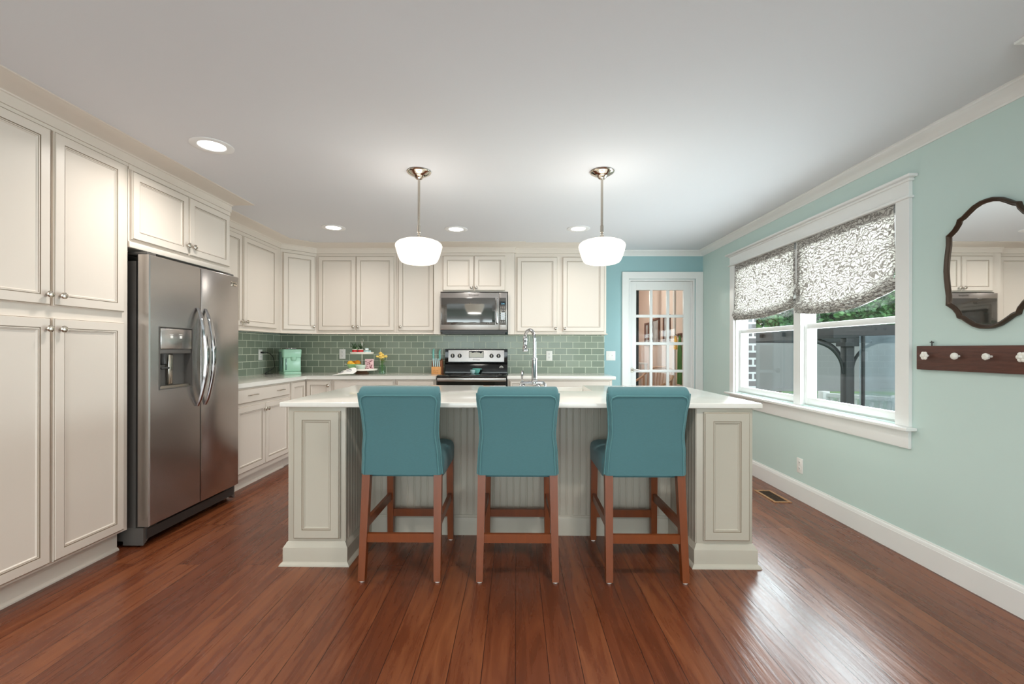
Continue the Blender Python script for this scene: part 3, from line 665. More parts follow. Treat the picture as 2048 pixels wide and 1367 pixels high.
# ---------------------------------------------------------------- stools
def make_stool():
    t = thing('counter_stool', 'left teal upholstered counter stool at the island, nearest the refrigerator', 'stool', (-.607, 2.40, 0), 0, 'teal counter stools')
    # backrest, local: rear face towards -y
    def half(z):
        u = (z-.548)/(1.0-.548)
        pts = [(0, .214), (.25, .208), (.5, .197), (.72, .202), (.9, .212), (1.1, .213)]
        for (a, wa), (b, wb) in zip(pts, pts[1:]):
            if u <= b: 
                k = (u-a)/(b-a); k = k*k*(3-2*k); return wa+(wb-wa)*k
        return pts[-1][1]
    def yrear(z): u = (z-.548)/.452; return -.015 - .055*u - .022*max(0, u)**3
    zs = [.550+.0365*i for i in range(12)] + [.968, .982]
    def outline(z, inset=0, rear=True): return half(z)-inset
    mb = MB(); loops = []
    def ring(z, sc=1, dy=0, ddepth=0):
        w = half(z)*sc; y0 = yrear(z)+dy; dep = .085-ddepth
        P = []
        rr = .018
        for cx, cy, a0 in ((w-rr, y0+rr, -PI/2), (w-rr*1.2, y0+dep-rr, 0), (-w+rr*1.2, y0+dep-rr, PI/2), (-w+rr, y0+rr, PI)):
            for k in range(4):
                a = a0+PI/2*k/3; P.append((cx+rr*math.cos(a), cy+rr*math.sin(a)))
        return P, z
    R = [ring(z) for z in zs]
    # rolled top
    top = []
    for k in range(1, 6):
        a = PI/2*k/5
        P, z = ring(.982, 1-.035*(1-math.cos(a)), 0)
        yc = yrear(.982)+.05
        top.append(([(x*(1-.02*k/5), yc+(y-yc)*max(.12, math.cos(a))+.012*k/5) for x, y in P], .982+.040*math.sin(a)))
    R += top
    V = [[mb.bm.verts.new((x, y, z)) for x, y in P] for P, z in R]
    n = len(V[0])
    for A, B in zip(V, V[1:]):
        for j in range(n): mb.bm.faces.new((A[j], A[(j+1)%n], B[(j+1)%n], B[j]))
    mb.bm.faces.new(V[0][::-1]); mb.bm.faces.new(V[-1])
    bk = mb.build('backrest', 'fabric', t, sharp=1.1)
    # two lines of piping on the rear edge
    def pipe(ins, off, zt):
        pts = []
        for i in range(15): z = .554+(zt-.03-.554)*i/14; pts.append((-(half(z)-ins), yrear(z)-off, z))
        pts += [(-(half(zt)-ins-.008), yrear(zt-.012)-off, zt-.010), (-(half(zt)-ins-.03), yrear(zt)-off, zt)]
        pts = pts + [(-x, y, z) for x, y, z in pts[::-1]]
        return MB().tube(pts, .0044, 8).build('piping', 'piping', bk)
    pipe(.014, .0015, .978)
    pts = []
    for i in range(15): z = .554+(.99-.554)*i/14; pts.append((-(half(z)+.0008), yrear(z)+.018, z))
    MB().tube(pts, .004, 8).build('piping', 'piping', bk); MB().tube([(-x, y, z) for x, y, z in pts], .004, 8).build('piping', 'piping', bk)
    # tufting buttons on the seat side
    for bz in (.72, .82, .92):
        for bx in (-.12, 0, .12): MB().ball((bx, yrear(bz)+.086, bz), .009, 6, sy=.5).build('button', 'piping', bk)
    # seat
    mb = MB(); sec = []
    for z, k in ((.524, .004), (.528, 0), (.60, -.002), (.625, .002), (.640, .014), (.650, .034), (.655, .07)):
        x, ya, yb2, r = .213-k, .05+k*.2, .488-k, .03
        P = []
        for cx, cy, a0 in ((x-r, ya+r, -PI/2), (x-r, yb2-r, 0), (-x+r, yb2-r, PI/2), (-x+r, ya+r, PI)):
            for q in range(5): a = a0+PI/2*q/4; P.append((cx+r*math.cos(a), cy+r*math.sin(a), z))
        sec.append([mb.bm.verts.new(p) for p in P])
    n = len(sec[0])
    for A, B in zip(sec, sec[1:]):
        for j in range(n): mb.bm.faces.new((A[j], A[(j+1)%n], B[(j+1)%n], B[j]))
    mb.bm.faces.new(sec[0][::-1]); mb.bm.faces.new(sec[-1])
    mb.build('seat', 'fabric', t, sharp=1.1)
    # legs: rear pair raked towards the room, front pair upright
    F = {}
    for sx in (-1, 1):
        for nm, top, bot in (('r', (sx*.191, .012, .552), (sx*.198, -.045, .008)), ('f', (sx*.188, .465, .530), (sx*.192, .478, .008))):
            mb = MB()
            a, b = Vector(bot), Vector(top); w0, w1 = .0355, .042
            P = [a+Vector((dx*w0/2, dy*w0/2, 0)) for dx, dy in ((-1,-1),(1,-1),(1,1),(-1,1))] + [b+Vector((dx*w1/2, dy*w1/2, 0)) for dx, dy in ((-1,-1),(1,-1),(1,1),(-1,1))]
            mb.hexa(P); l = mb.build('leg', 'cherry', t); F[sx, nm] = (a, b)
            MB().lathe([(0, 0), (.013, 0), (.015, .003), (.015, .0085), (0, .0085)], (bot[0], bot[1], 0), 12).build('foot_glide', 'white', l)
    def on(k, z): a, b = F[k]; return a+(b-a)*((z-a.z)/(b.z-a.z))
    def bar(k1, k2, z, h, w=.02, cut=.016):
        p, q = on(k1, z), on(k2, z); d = (q-p).normalized()*cut
        MB().beam(p+d, q-d, w, h).build('stretcher', 'cherry', t)
    bar((-1, 'r'), (1, 'r'), .222, .046); bar((-1, 'f'), (1, 'f'), .176, .046)
    bar((-1, 'r'), (-1, 'f'), .285, .046); bar((1, 'r'), (1, 'f'), .285, .046)
    return t
st = make_stool()
dup(st, (.010, 2.40, 0), 0, 'middle teal upholstered counter stool, in front of the sink')
dup(st, (.686, 2.40, 0), 0, 'right teal upholstered counter stool at the island, nearest the window')

# ---------------------------------------------------------------- refrigerator
RX = -2.245
t = thing('refrigerator', 'stainless side-by-side refrigerator with water dispenser in the left door', 'refrigerator', (RX, 2.735, 0), R90)
RW = .892; split = .452
MB().box(.004, RW-.004, .086, .68, .035, 1.755).build('body', 'steel_side', t)
def fdoor(x0, x1, hole=None):
    mb = MB(); z0, z1 = .125, 1.795
    if not hole: mb.box(x0, x1, 0, .072, z0, z1, .008)
    else:
        hx0, hx1, hz0, hz1 = hole
        mb.box(x0, hx0, 0, .072, z0, z1, .008).box(hx1, x1, 0, .072, z0, z1, .008).box(hx0-.002, hx1+.002, 0.0, .07, z0+.001, hz0).box(hx0-.002, hx1+.002, 0.0, .07, hz1, z1-.001)
        mb = MB()
        # one clean face with a hole
        O = [(x0, z0), (x1, z0), (x1, z1), (x0, z1)]; H = [(hx0, hz0), (hx1, hz0), (hx1, hz1), (hx0, hz1)]
        bv = .006
        def loop(pts, y): return [mb.bm.verts.new((p[0], y, p[1])) for p in pts]
        Ob = loop(O, .072); Of = loop(O, bv); Oi = loop([(x0+bv, z0+bv), (x1-bv, z0+bv), (x1-bv, z1-bv), (x0+bv, z1-bv)], 0)
        Hf = loop(H, 0); Hb = loop(H, .05)
        for A, B in ((Ob, Of), (Of, Oi), (Oi, Hf), (Hf, Hb)):
            for j in range(4): mb.bm.faces.new((A[j], A[(j+1)%4], B[(j+1)%4], B[j])).material_index = int(B is Hb)
        mb.bm.faces.new(Hb).material_index = 1; mb.bm.faces.new(Ob[::-1])
    return mb.build('door', ['steel', 'steel_side'], t)
hole = (.082, .362, .962, 1.352)
dl = fdoor(.002, split-.003, hole); drr = fdoor(split+.003, RW-.002)
# dispenser
x0, x1, z0, z1 = hole
MB().box(x0+.004, x1-.004, -.003, .02, 1.215, z1-.004, .004).build('dispenser_panel', 'steel', dl)
MB().box(x0+.004, x1-.004, .002, .03, 1.185, 1.2145, .003).build('dispenser_lip', 'steel_side', dl)
mb = MB()
for a, b, c, d in ((x0-.006, x1+.006, z0-.006, z0), (x0-.006, x1+.006, z1, z1+.006), (x0-.006, x0, z0, z1), (x1, x1+.006, z0, z1)): mb.box(a, b, -.003, .001, c, d)
mb.build('dispenser_bezel', 'steel_side', dl)
mb = MB().box(x0+.003, x1-.003, .008, .048, z0+.001, z0+.014)
for k in range(7): mb.box(x0+.02, x1-.02, .010+k*.0055, .0125+k*.0055, z0+.014, z0+.017)
mb.build('drip_tray', 'nickel', dl)
MB().box(x0+.11, x0+.15, .03, .046, z0+.02, 1.185, .004).build('paddle', 'nickel', dl)
MB().tube([(x0+.05, .03, 1.186), (x0+.05, .03, 1.15), (x0+.05, .02, 1.115)], [.035, .03, .02], 14).box(x0+.02, x0+.09, .005, .03, 1.085, 1.10, .004).build('spout', 'dark', dl)
for bx in (.165, .245):
    MB().box(bx, bx+.022, -.0042, -.003, 1.285, 1.303, .0008).box(bx-.006, bx+.024, -.0038, -.003, 1.309, 1.312).build('button', 'white', dl)
# handles
def fhandle(x, dirr, parent):
    pts = []
    for k in range(17):
        u = k/16; z = .815+(1.505-.815)*u
        pts.append((x+dirr*.004*math.sin(PI*u), -.004-.066*math.sin(PI*u)**.72, z))
    mb = MB(); Vs = []
    for i, p in enumerate(pts):
        w = .011+.010*math.sin(PI*i/16)**.6; th = .008+.004*math.sin(PI*i/16)
        Vs.append([mb.bm.verts.new((p[0]+dx*w, p[1]+dy*th, p[2])) for dx, dy in ((-1, .3), (-.8, -.7), (0, -1), (.8, -.7), (1, .3), (.6, 1), (-.6, 1))])
    for A, B in zip(Vs, Vs[1:]):
        for j in range(7): mb.bm.faces.new((A[j], A[(j+1)%7], B[(j+1)%7], B[j]))
    mb.bm.faces.new(Vs[0]); mb.bm.faces.new(Vs[-1])
    mb.build('handle', 'chrome', parent, sharp=.9)
fhandle(split-.040, 1, dl); fhandle(split+.040, -1, drr)
b = MB().box(.796, .862, -.0035, .001, 1.716, 1.750, .001).build('badge', 'pnickel', drr)
MB().box(.803, .855, -.0043, -.0035, 1.731, 1.738).build('badge_lettering', 'print', b)
# hinge covers and base grille
for x in (.02, RW-.09): MB().box(x, x+.07, .03, .16, 1.7955, 1.815, .005).build('hinge_cover', 'steel_side', t)
mb = MB().box(.02, RW-.02, .03, .10, .045, .105)
mb.build('base_grille', 'dark', t)
for fx in ([(.0, .012), (.10, .085), (.105, .118), (.0, .118)], [(RW, .012), (RW-.10, .085), (RW-.105, .118), (RW, .118)]): MB().prism(fx, .035, .16, 'xz').build('corner_foot', 'steel_side', t)
for x in (.04, RW-.08): MB().box(x, x+.04, .12, .16, 0, .04).build('roller', 'dark', t)

# ---------------------------------------------------------------- range
GX = -.872; GW = .768
t = thing('range', 'freestanding electric range with black cooktop and steel control panel', 'range', (GX, 4.925, 0))
MB().box(.001, GW-.001, .045, .655, .08, .905).box(.03, GW-.03, .08, .60, 0, .08).build('body', 'dark', t)
MB().box(0.0, GW, .0, .595, .906, .931, .006).build('cooktop', 'black', t)
mb = MB().box(.004, GW-.004, .012, .045, .862, .904, .003)
mb.build('front_strip', 'steel', t)
dd = MB().box(.004, GW-.004, .008, .0445, .30, .822, .006).build('oven_door', 'steel', t)
MB().box(.10, GW-.10, .0065, .0078, .42, .70).build('window', 'bglass', dd)
MB().box(.01, GW-.01, .02, .045, .8225, .8615).build('vent_gap', 'black', t)
MB().tube([(.05, .008, .80), (.05, -.04, .80), (.06, -.045, .80), (GW-.06, -.045, .80), (GW-.05, -.04, .80), (GW-.05, .008, .80)], .011, 12).build('handle', 'steel', dd)
MB().box(.004, GW-.004, .008, .0445, .09, .295, .006).build('storage_drawer', 'steel', t)
bg = MB().prism([(.655, .9312), (.56, .9312), (.562, .96), (.575, 1.035), (.60, 1.045), (.595, 1.06), (.612, 1.222), (.655, 1.222)], .0, GW, 'yz').build('backguard', 'black', t)
ang = math.atan2(.017, .162)
fp = MB().prism([(.596, 1.064), (.5905, 1.066), (.605, 1.206), (.611, 1.208)], .042, GW-.042, 'yz').build('control_panel', 'steel', t)
def gp(x, z, off=0): return (x, .5905+.0145*(z-1.066)/.14-off, z)
for kx in (.094, .180, .572, .658):
    p = gp(kx, 1.137, .0)
    k = MB().lathe([(0, .020), (.018, .020), (.0215, .016), (.023, .004), (.026, .002), (.026, 0)], p, 20, 'y').build('knob', 'dark', fp)
    MB().box(kx-.004, kx+.004, p[1]-.026, p[1]-.019, 1.117, 1.157, .002).build('grip', 'nickel', k)
ds = MB().box(.295, .475, .594-.004, .60, 1.115, 1.197, .002).build('display', 'display', fp)
MB().prism([(.299, 1.119), (.471, 1.119), (.471, 1.193), (.44, 1.165), (.425, 1.178), (.36, 1.18), (.34, 1.175), (.318, 1.186), (.299, 1.183)], .5894, .590, 'xz').build('paper_label', 'label', ds)
text('brand_lettering', 'Whirlpool', .020, 'print', fp, gp(.384, 1.090, .0006), (PI/2-.1, 0, 0))
s = MB().lathe([(0, .001), (.024, .001), (.024, 0)], (.694, .5685, .995), 20, 'y').build('round_sticker', 'keys', bg)
mb = MB()
for k in (-.009, 0, .009): mb.box(.694-.016+abs(k)*.4, .694+.016-abs(k)*.4, .5665, .5676, .995+k-.0022, .995+k+.0022)
mb.build('sticker_bars', 'print', s)
# burner rings
mb = MB()
for cx, cy, r in ((.2, .16, .11), (.57, .16, .09), (.2, .44, .08), (.57, .44, .11)): mb.lathe([(r, .9312), (r, .9316), (r+.002, .9316), (r+.002, .9312)], (cx, cy, 0), 32)
mb.build('burner_rings', 'dark', t)
# towels over the oven handle
def towel(name, label, x0, x1, m, m2, spots):
    mb = MB()
    prof = [(-.030, .62), (-.0305, .70), (-.031, .79), (-.035, .812), (-.045, .817), (-.056, .812), (-.0605, .795), (-.060, .70), (-.061, .52)]
    X0, X1 = GX+x0, GX+x1
    A = mb.grid(lambda u, w: (X0+(X1-X0)*u, 4.925+prof[int(round(w*8))][0]+.003*math.sin(u*14)*(1 if w > .6 else 0), prof[int(round(w*8))][1]), 16, 9)
    B = mb.grid(lambda u, w: (X0+(X1-X0)*u, 4.925+prof[int(round(w*8))][0]+.003*math.sin(u*14)*(1 if w > .6 else 0) - (.003 if w > .55 else (-.0 if w < .3 else 0)), prof[int(round(w*8))][1]+(.003 if .3 < w < .75 else 0)), 16, 9)
    o = mb.build(name, m, sharp=1.2); tag(o, label, 'towel')
    for (px0, px1, pz0, pz1) in spots:
        MB().box(GX+px0, GX+px1, 4.925-.0675, 4.925-.0645, pz0, pz1).build('printed_patch', m2, o)
towel('dish_towel', 'white dish towel with red print over the oven handle', .185, .475, 'cloth', 'redprint', ((.20, .235, .70, .79), (.30, .32, .6, .62), (.38, .40, .66, .68)))
towel('dish_towel', 'peach and white dish towel over the oven handle', .485, .585, 'peachcloth', 'cloth', ((.49, .51, .72, .79),))
# spoon rest / measuring cups on the cooktop
t = thing('measuring_cups', 'teal and white measuring cup pair on the black cooktop', 'measuring cup', (GX+.384, 5.30, .932))
MB().lathe([(0, .001), (.018, .001), (.026, .012), (.029, .045), (.027, .046), (.023, .014), (0, .005)], (-.02, -.02, 0), 20).build('cup', 'paleblue', t)
MB().lathe([(0, .001), (.026, .001), (.038, .02), (.05, .058), (.047, .059), (.034, .022), (0, .006)], (.02, .025, 0), 24).box(.055, .085, .02, .03, .05, .056).build('cup', 'teal', t)

# ---------------------------------------------------------------- microwave
t = thing('microwave', 'stainless over-the-range microwave between the cream wall cabinets', 'microwave', (-.874, 5.175, 0))
MW = .772; Z0, Z1 = 1.4, 1.872
MB().box(.0, MW, .03, .40, Z0+.035, Z1).build('body', 'dark', t)
dd = MB().box(.0, .677, 0, .0295, 1.441, Z1-.002, .004).build('door', 'steel', t)
gl = MB().box(.012, .634, -.0025, 0.0, 1.500, 1.810, .002).build('door_glass', 'bglass', dd)
MB().box(.078, .598, -.0035, -.0026, 1.53, 1.742).build('window_mesh', 'bglass2', gl)
text('brand_lettering', 'Whirlpool', .028, 'print', dd, (.385, -.0006, 1.842), (PI/2, 0, 0))
MB().tube([(.655, -.002, 1.515), (.655, -.028, 1.525), (.655, -.032, 1.56), (.655, -.032, 1.75), (.655, -.028, 1.785), (.655, -.002, 1.795)], .012, 12).build('handle', 'chrome', dd)
cp = MB().box(.6785, MW, 0, .0295, 1.441, Z1-.002, .004).build('control_panel', 'steel', t)
kp = MB().box(.684, .758, -.0025, 0, 1.500, 1.810, .002).build('keypad', 'bglass', cp)
MB().box(.690, .754, -.0032, -.0025, 1.73, 1.768).build('display', 'display', kp)
text('clock_digits', '2:14', .020, 'digit', kp, (.722, -.0038, 1.741), (PI/2, 0, 0))
for r in range(9):
    for c in range(3):
        MB().box(.693+c*.022, .705+c*.022, -.0032, -.0025, 1.70-r*.021, 1.706-r*.021).build('key', 'keys', kp)
MB().box(.0, MW, .012, .0295, 1.415, 1.4405).box(.02, MW-.02, .02, .39, 1.395, 1.4345).build('vent_underside', 'dark', t)

# ---------------------------------------------------------------- pendants and cans
def pendant(loc, label):
    t = thing('pendant_lamp', label, 'pendant lamp', loc, 0, 'schoolhouse pendants over the island')
    MB().lathe([(0, 0), (.082, 0), (.084, -.004), (.080, -.010), (.074, -.014), (.060, -.022), (.044, -.030), (.038, -.032), (.034, -.034), (.026, -.046), (.018, -.052), (.010, -.054), (0, -.054)], (0, 0, 0), 36).build('ceiling_canopy', 'pnickel', t)
    MB().tube([(0, 0, -.05), (0, 0, -.43)], .0085, 14).lathe([(.0085, -.37), (.0115, -.372), (.0115, -.418), (.0085, -.42), (.006, -.425)], (0, 0, 0), 14).build('rod', 'nickel', t)
    MB().lathe([(.004, -.41), (.0055, -.425), (.007, -.432), (.020, -.452), (.026, -.456), (.05, -.459), (.052, -.462), (.052, -.476), (0, -.476)], (0, 0, 0), 28).build('fitter', 'nickel', t)
    MB().lathe([(.050, -.468), (.075, -.470), (.115, -.476), (.142, -.487), (.156, -.500), (.160, -.512), (.158, -.524), (.142, -.580), (.128, -.612), (.118, -.623), (.100, -.630), (.06, -.636), (0, -.638)], (0, 0, 0), 48).build('glass_shade', 'opal', t, sharp=1.2)
    return t
def pendantlight(x, y):
    for dz, rx, sz, e in ((-.463, PI, .24, 1.2), (-.642, 0, .22, 2.5)):
        l = bpy.data.lights.new('pendant_bulb', 'AREA'); l.shape = 'DISK'; l.size = sz; l.energy = e; l.color = (1, .95, .87)
        o = bpy.data.objects.new('pendant_bulb', l); C.objects.link(o); o.location = (x, y, ZC+dz); o.rotation_euler = (rx, 0, 0)
pendantlight(-.671, 3.096); pendantlight(.589, 3.099)
pt = pendant((-.671, 3.096, ZC-.0005), 'white glass pendant lamp over the left stool')
dup(pt, (.589, 3.099, ZC-.0005), 0, 'white glass pendant lamp over the right half of the island')
def can(loc, label):
    t = thing('recessed_light', label, 'ceiling light', loc, 0, 'recessed ceiling lights')
    MB().lathe([(.116, 0), (.116, -.003), (.110, -.006), (.076, -.004), (.072, -.001), (.072, 0)], (0, 0, 0), 40).build('trim_ring', 'cantrim', t)
    MB().lathe([(0, -.0016), (.0715, -.0016), (.0715, 0), (0, 0)], (0, 0, 0), 32).build('lens', 'lens', t)
    return t
def canlight(loc, power):
    l = bpy.data.lights.new('can_and_fill_lamp', 'AREA'); l.shape = 'DISK'; l.size = .13; l.energy = power; l.color = (1, .945, .88); l.spread = math.radians(150)
    o = bpy.data.objects.new('can_and_fill_lamp', l); C.objects.link(o); o.location = (loc[0], loc[1], ZC-.008)
CANS = [((-1.833, 2.694), 'recessed ceiling light nearest the refrigerator'), ((-1.842, 4.519), 'recessed ceiling light in front of the corner cabinets'), ((-.613, 4.578), 'recessed ceiling light in front of the microwave'), ((.63, 4.56), 'recessed ceiling light in front of the cabinet beside the blue wall'), ((.63, 1.3), None), ((-1.833, .7), None), ((-.6, -1.2), None), ((1.2, -1.2), None)]  # unlabelled entries are out-of-view lights added as fill
c0 = None
for (x, y), lb in CANS:
    if lb:
        if c0 is None: c0 = can((x, y, ZC-.0003), lb)
        else: dup(c0, (x, y, ZC-.0003), 0, lb)
    else:
        MB().lathe([(.116, 0), (.116, -.003), (.110, -.006), (.076, -.004), (.072, -.001), (.072, 0)], (x, y, ZC-.0003), 40).build('fill_can_trim', 'cantrim', CEIL)
        MB().lathe([(0, -.0016), (.0715, -.0016), (.0715, 0), (0, 0)], (x, y, ZC-.0003), 32).build('fill_can_lens', 'lens', CEIL)
    canlight((x, y), 5.5 if y > 4 else (9 if lb else 15))

# ---------------------------------------------------------------- mirror and hook rail on the right wall
MY, MZ = 2.222, 1.641
q = [(.0, .319), (.03, .317), (.065, .305), (.095, .285), (.118, .268), (.143, .258)]
cseg = [(.150, .236), (.168, .212), (.186, .198), (.205, .186)]
side = [(.204, .165), (.204, .135), (.210, .09), (.215, .045), (.2175, 0)]
quad = q + cseg + side
full = quad + [(a, -b) for a, b in quad[::-1][1:]] + [(-a, -b) for a, b in quad[1:]] + [(-a, b) for a, b in quad[::-1][1:-1]]
full = [(MY+a, MZ+b) for a, b in full]
t = thing('wall_mirror', 'bronze scalloped wall mirror above the hook rail', 'mirror', (XR, MY, MZ))
def offs(poly, d):
    out = []; n = len(poly)
    for i in range(n):
        a, b, c = Vector(poly[i-1]), Vector(poly[i]), Vector(poly[(i+1) % n])
        n0 = Vector((-(b-a).y, (b-a).x)).normalized(); n1 = Vector((-(c-b).y, (c-b).x)).normalized()
        m = n0+n1; m = m/m.length if m.length > 1e-6 else n0; m = m/max(.6, m.dot(n0)); out.append(b+m*d)
    return out
area2 = sum(full[i-1][0]*full[i][1]-full[i][0]*full[i-1][1] for i in range(len(full)))
sg = 1 if area2 > 0 else -1
mb = MB(); rr = []
for d, x in ((0, -.001), (0, -.016), (.003, -.022), (.008, -.024), (.012, -.021), (.016, -.014), (.020, -.012), (.022, -.006)):
    rr.append([mb.bm.verts.new((x, p[0]-MY, p[1]-MZ)) for p in offs(full, d*sg)])
n = len(full)
for A, B in zip(rr, rr[1:]):
    for j in range(n): mb.bm.faces.new((A[j], A[(j+1)%n], B[(j+1)%n], B[j]))
mb.bm.faces.new(rr[0])
mb.build('frame', 'bronze', t, sharp=.6)
mb = MB(); g = [mb.bm.verts.new((-.008, p[0]-MY, p[1]-MZ)) for p in offs(full, .019*sg)]; g2 = [mb.bm.verts.new((-.004, p[0]-MY, p[1]-MZ)) for p in offs(full, .019*sg)]
mb.bm.faces.new(g); mb.bm.faces.new(g2[::-1])
for j in range(n): mb.bm.faces.new((g[j], g[(j+1)%n], g2[(j+1)%n], g2[j]))
mb.build('mirror_glass', 'mirror', t, smooth=False)

t = thing('hook_rail', 'rustic brown wooden board with white knobs below the mirror', 'hook rail', (XR, 2.32, 1.175))
MB().box(-.021, -.0005, -.42, .279, -.067, .066, .003).build('board', 'plank', t)
KY = (.205, .030, -.129, -.279)
for i, ky in enumerate(KY):
    mb = MB()
    mb.lathe([(0, .0), (.006, 0), (.005, .012), (.009, .016)], (-.02, ky, .012), 12, '-x')
    if i in (0, 3):
        for k in range(6):
            a = 2*PI*k/6; mb.ball((-.044, ky+.014*math.cos(a), .012+.014*math.sin(a)), .0105, 6, sx=.7)
        mb.ball((-.050, ky, .012), .009, 6)
    elif i == 1: mb.ball((-.046, ky, .012), .0185, 10, sx=.75)
    else:
        mb.lathe([(0, .0), (.008, 0), (.014, .004), (.0175, .012), (.0165, .018), (.010, .022), (0, .022)], (-.036, ky, .012), 8, '-x')
    mb.build('knob', 'porcelain', t)
MB().tube([(-.010, .195, .0655), (-.010, .195, .088), (-.012, .195, .094)], .0028, 8).box(-.014, -.006, .186, .204, .084, .089).build('hook', 'dark', t)

# ---------------------------------------------------------------- outlets, switch, register
def plate(name, label, cat, loc, rot, w=.076, h=.121, kind='outlet', group=None):
    t = thing(name, label, cat, loc, rot, group)
    MB().box(-w/2, w/2, -.006, -.0005, -h/2, h/2, .002).build('cover_plate', 'white', t)
    if kind == 'outlet':
        for dz in (-.024, .024):
            r = MB().lathe([(0, .0085), (.014, .0085), (.0165, .007), (.0165, .006)], (0, 0, dz), 18, 'y').build('socket', 'white', t)
            MB().box(-.0075, -.005, -.0092, -.0083, dz-.001, dz+.008).box(.005, .0075, -.0092, -.0083, dz-.001, dz+.008).box(-.002, .002, -.0092, -.0083, dz-.010, dz-.006).build('slot', 'slot', r)
    else:
        for dx in (-.023, .023):
            MB().box(dx-.005, dx+.005, -.0075, -.0055, -.012, .012).box(dx-.0035, dx+.0035, -.016, -.006, .0, .009, .001).build('toggle', 'white', t)
    return t
plate('wall_outlet', 'white outlet low on the right wall below the window', 'outlet', (XR, 3.682, .277), -R90, group='wall outlets')
plate('wall_outlet', 'white outlet on the green tile right of the faucet', 'outlet', (.413, YB-.0105, 1.140), 0, group='wall outlets')
plate('wall_outlet', 'white outlet on the green tile left of the tiered tray', 'outlet', (-2.162, YB-.0105, 1.157), 0, group='wall outlets')
plate('wall_outlet', 'white outlet with a black plug on the left tile wall', 'outlet', (XL+.0105, 5.152, 1.150), R90, group='wall outlets')
plate('light_switch', 'white double toggle switch plate on the blue wall by the glazed door', 'light switch', (1.176, YB, 1.142), 0, .115, .118, 'switch')
t = thing('floor_register', 'tan floor vent register near the right baseboard', 'floor vent', (2.135, 3.765, 0))
mb = MB(); a, b = .07, .158
for p in ((-a, a, -b, -b+.022), (-a, a, b-.022, b), (-a, -a+.022, -b+.022, b-.022), (a-.022, a, -b+.022, b-.022)): mb.box(*p, .0003, .005, .0015)
mb.build('frame', 'brass', t)
mb = MB().box(-a+.021, a-.021, -b+.021, b-.021, .0002, .0012)
for k in range(10): mb.box(-a+.022, a-.022, -b+.03+k*.026, -b+.036+k*.026, .0012, .003)
mb.box(-.003, .003, -b+.022, b-.022, .0012, .0035)
mb.build('louver', 'ductdark', t)

# ---------------------------------------------------------------- things on the counter
CZ = .9222
# coffee maker, turned to face the room
t = thing('coffee_maker', 'mint green coffee maker in the corner of the countertop', 'coffee maker', (-2.665, 5.30, CZ), math.radians(43)); t.scale = (.88, .88, .97)
def rrect(w, d, r, z, cx=0, cy=0):
    P = []
    for sx, sy, a0 in ((1, -1, -PI/2), (1, 1, 0), (-1, 1, PI/2), (-1, -1, PI)):
        for k in range(5): a = a0+PI/2*k/4; P.append((cx+sx*(w-r)+r*math.cos(a), cy+sy*(d-r)+r*math.sin(a), z))
    return P
def loft(mb, secs, mi=0):
    V = [[mb.bm.verts.new(p) for p in s] for s in secs]; n = len(V[0])
    for A, B in zip(V, V[1:]):
        for j in range(n): mb.bm.faces.new((A[j], A[(j+1)%n], B[(j+1)%n], B[j])).material_index = mi
    mb.bm.faces.new(V[0][::-1]).material_index = mi; mb.bm.faces.new(V[-1]).material_index = mi
    return mb
mb = MB(); loft(mb, [rrect(.108, .116, .02, 0, 0, .016), rrect(.11, .118, .02, .006, 0, .016), rrect(.108, .116, .02, .024, 0, .016), rrect(.104, .112, .02, .03, 0, .016)]); mb.build('base', 'mintplastic', t)
mb = MB(); loft(mb, [rrect(.104, .05, .02, .0305, 0, .07), rrect(.112, .055, .02, .2, 0, .065), rrect(.118, .058, .02, .26, 0, .062)]); mb.build('rear_body', 'mintplastic', t)
mb = MB(); loft(mb, [rrect(.113, .098, .02, .2005, .0, .022), rrect(.117, .102, .025, .24, 0, .02), rrect(.121, .104, .03, .285, 0, .018), rrect(.117, .10, .03, .300, 0, .02)]); mb.build('brew_head', 'mintplastic', t)
MB().lathe([(.0, .165), (.03, .165), (.038, .175), (.042, .21), (0, .21)], (.015, -.062, 0), 20).build('spout', 'mintplastic', t)
MB().box(-.106, .108, -.072, .018, .031, .2, .008).build('front_panel', 'mintplastic', t)
MB().box(-.128, -.1135, -.02, .10, .035, .27, .006).build('water_tank', 'smoke', t)
MB().box(-.088, -.070, -.0765, -.0725, .05, .19, .002).build('level_window', 'smoke', t)
mb = MB(); mb.tube([(-.07, -.03, .303), (-.045, -.055, .308), (0, -.065, .312), (.045, -.055, .308), (.07, -.03, .303)], .008, 10); mb.build('lid_handle', 'chrome', t)
# cord
o = MB().box(XL+.021, XL+.05, 5.139, 5.165, 1.166, 1.186, .004).tube(catmull([(XL+.048, 5.152, 1.176), (XL+.09, 5.165, 1.176), (XL+.12, 5.22, 1.13), (XL+.115, 5.26, 1.05), (XL+.115, 5.26, 1.0), (XL+.06, 5.20, .945), (XL+.05, 5.185, .9275), (XL+.07, 5.22, .9268), (XL+.10, 5.255, .9268)], 8), .0042, 8).build('power_cord', 'cord')
tag(o, 'black power cord hanging from the outlet to the mint coffee maker', 'cord')

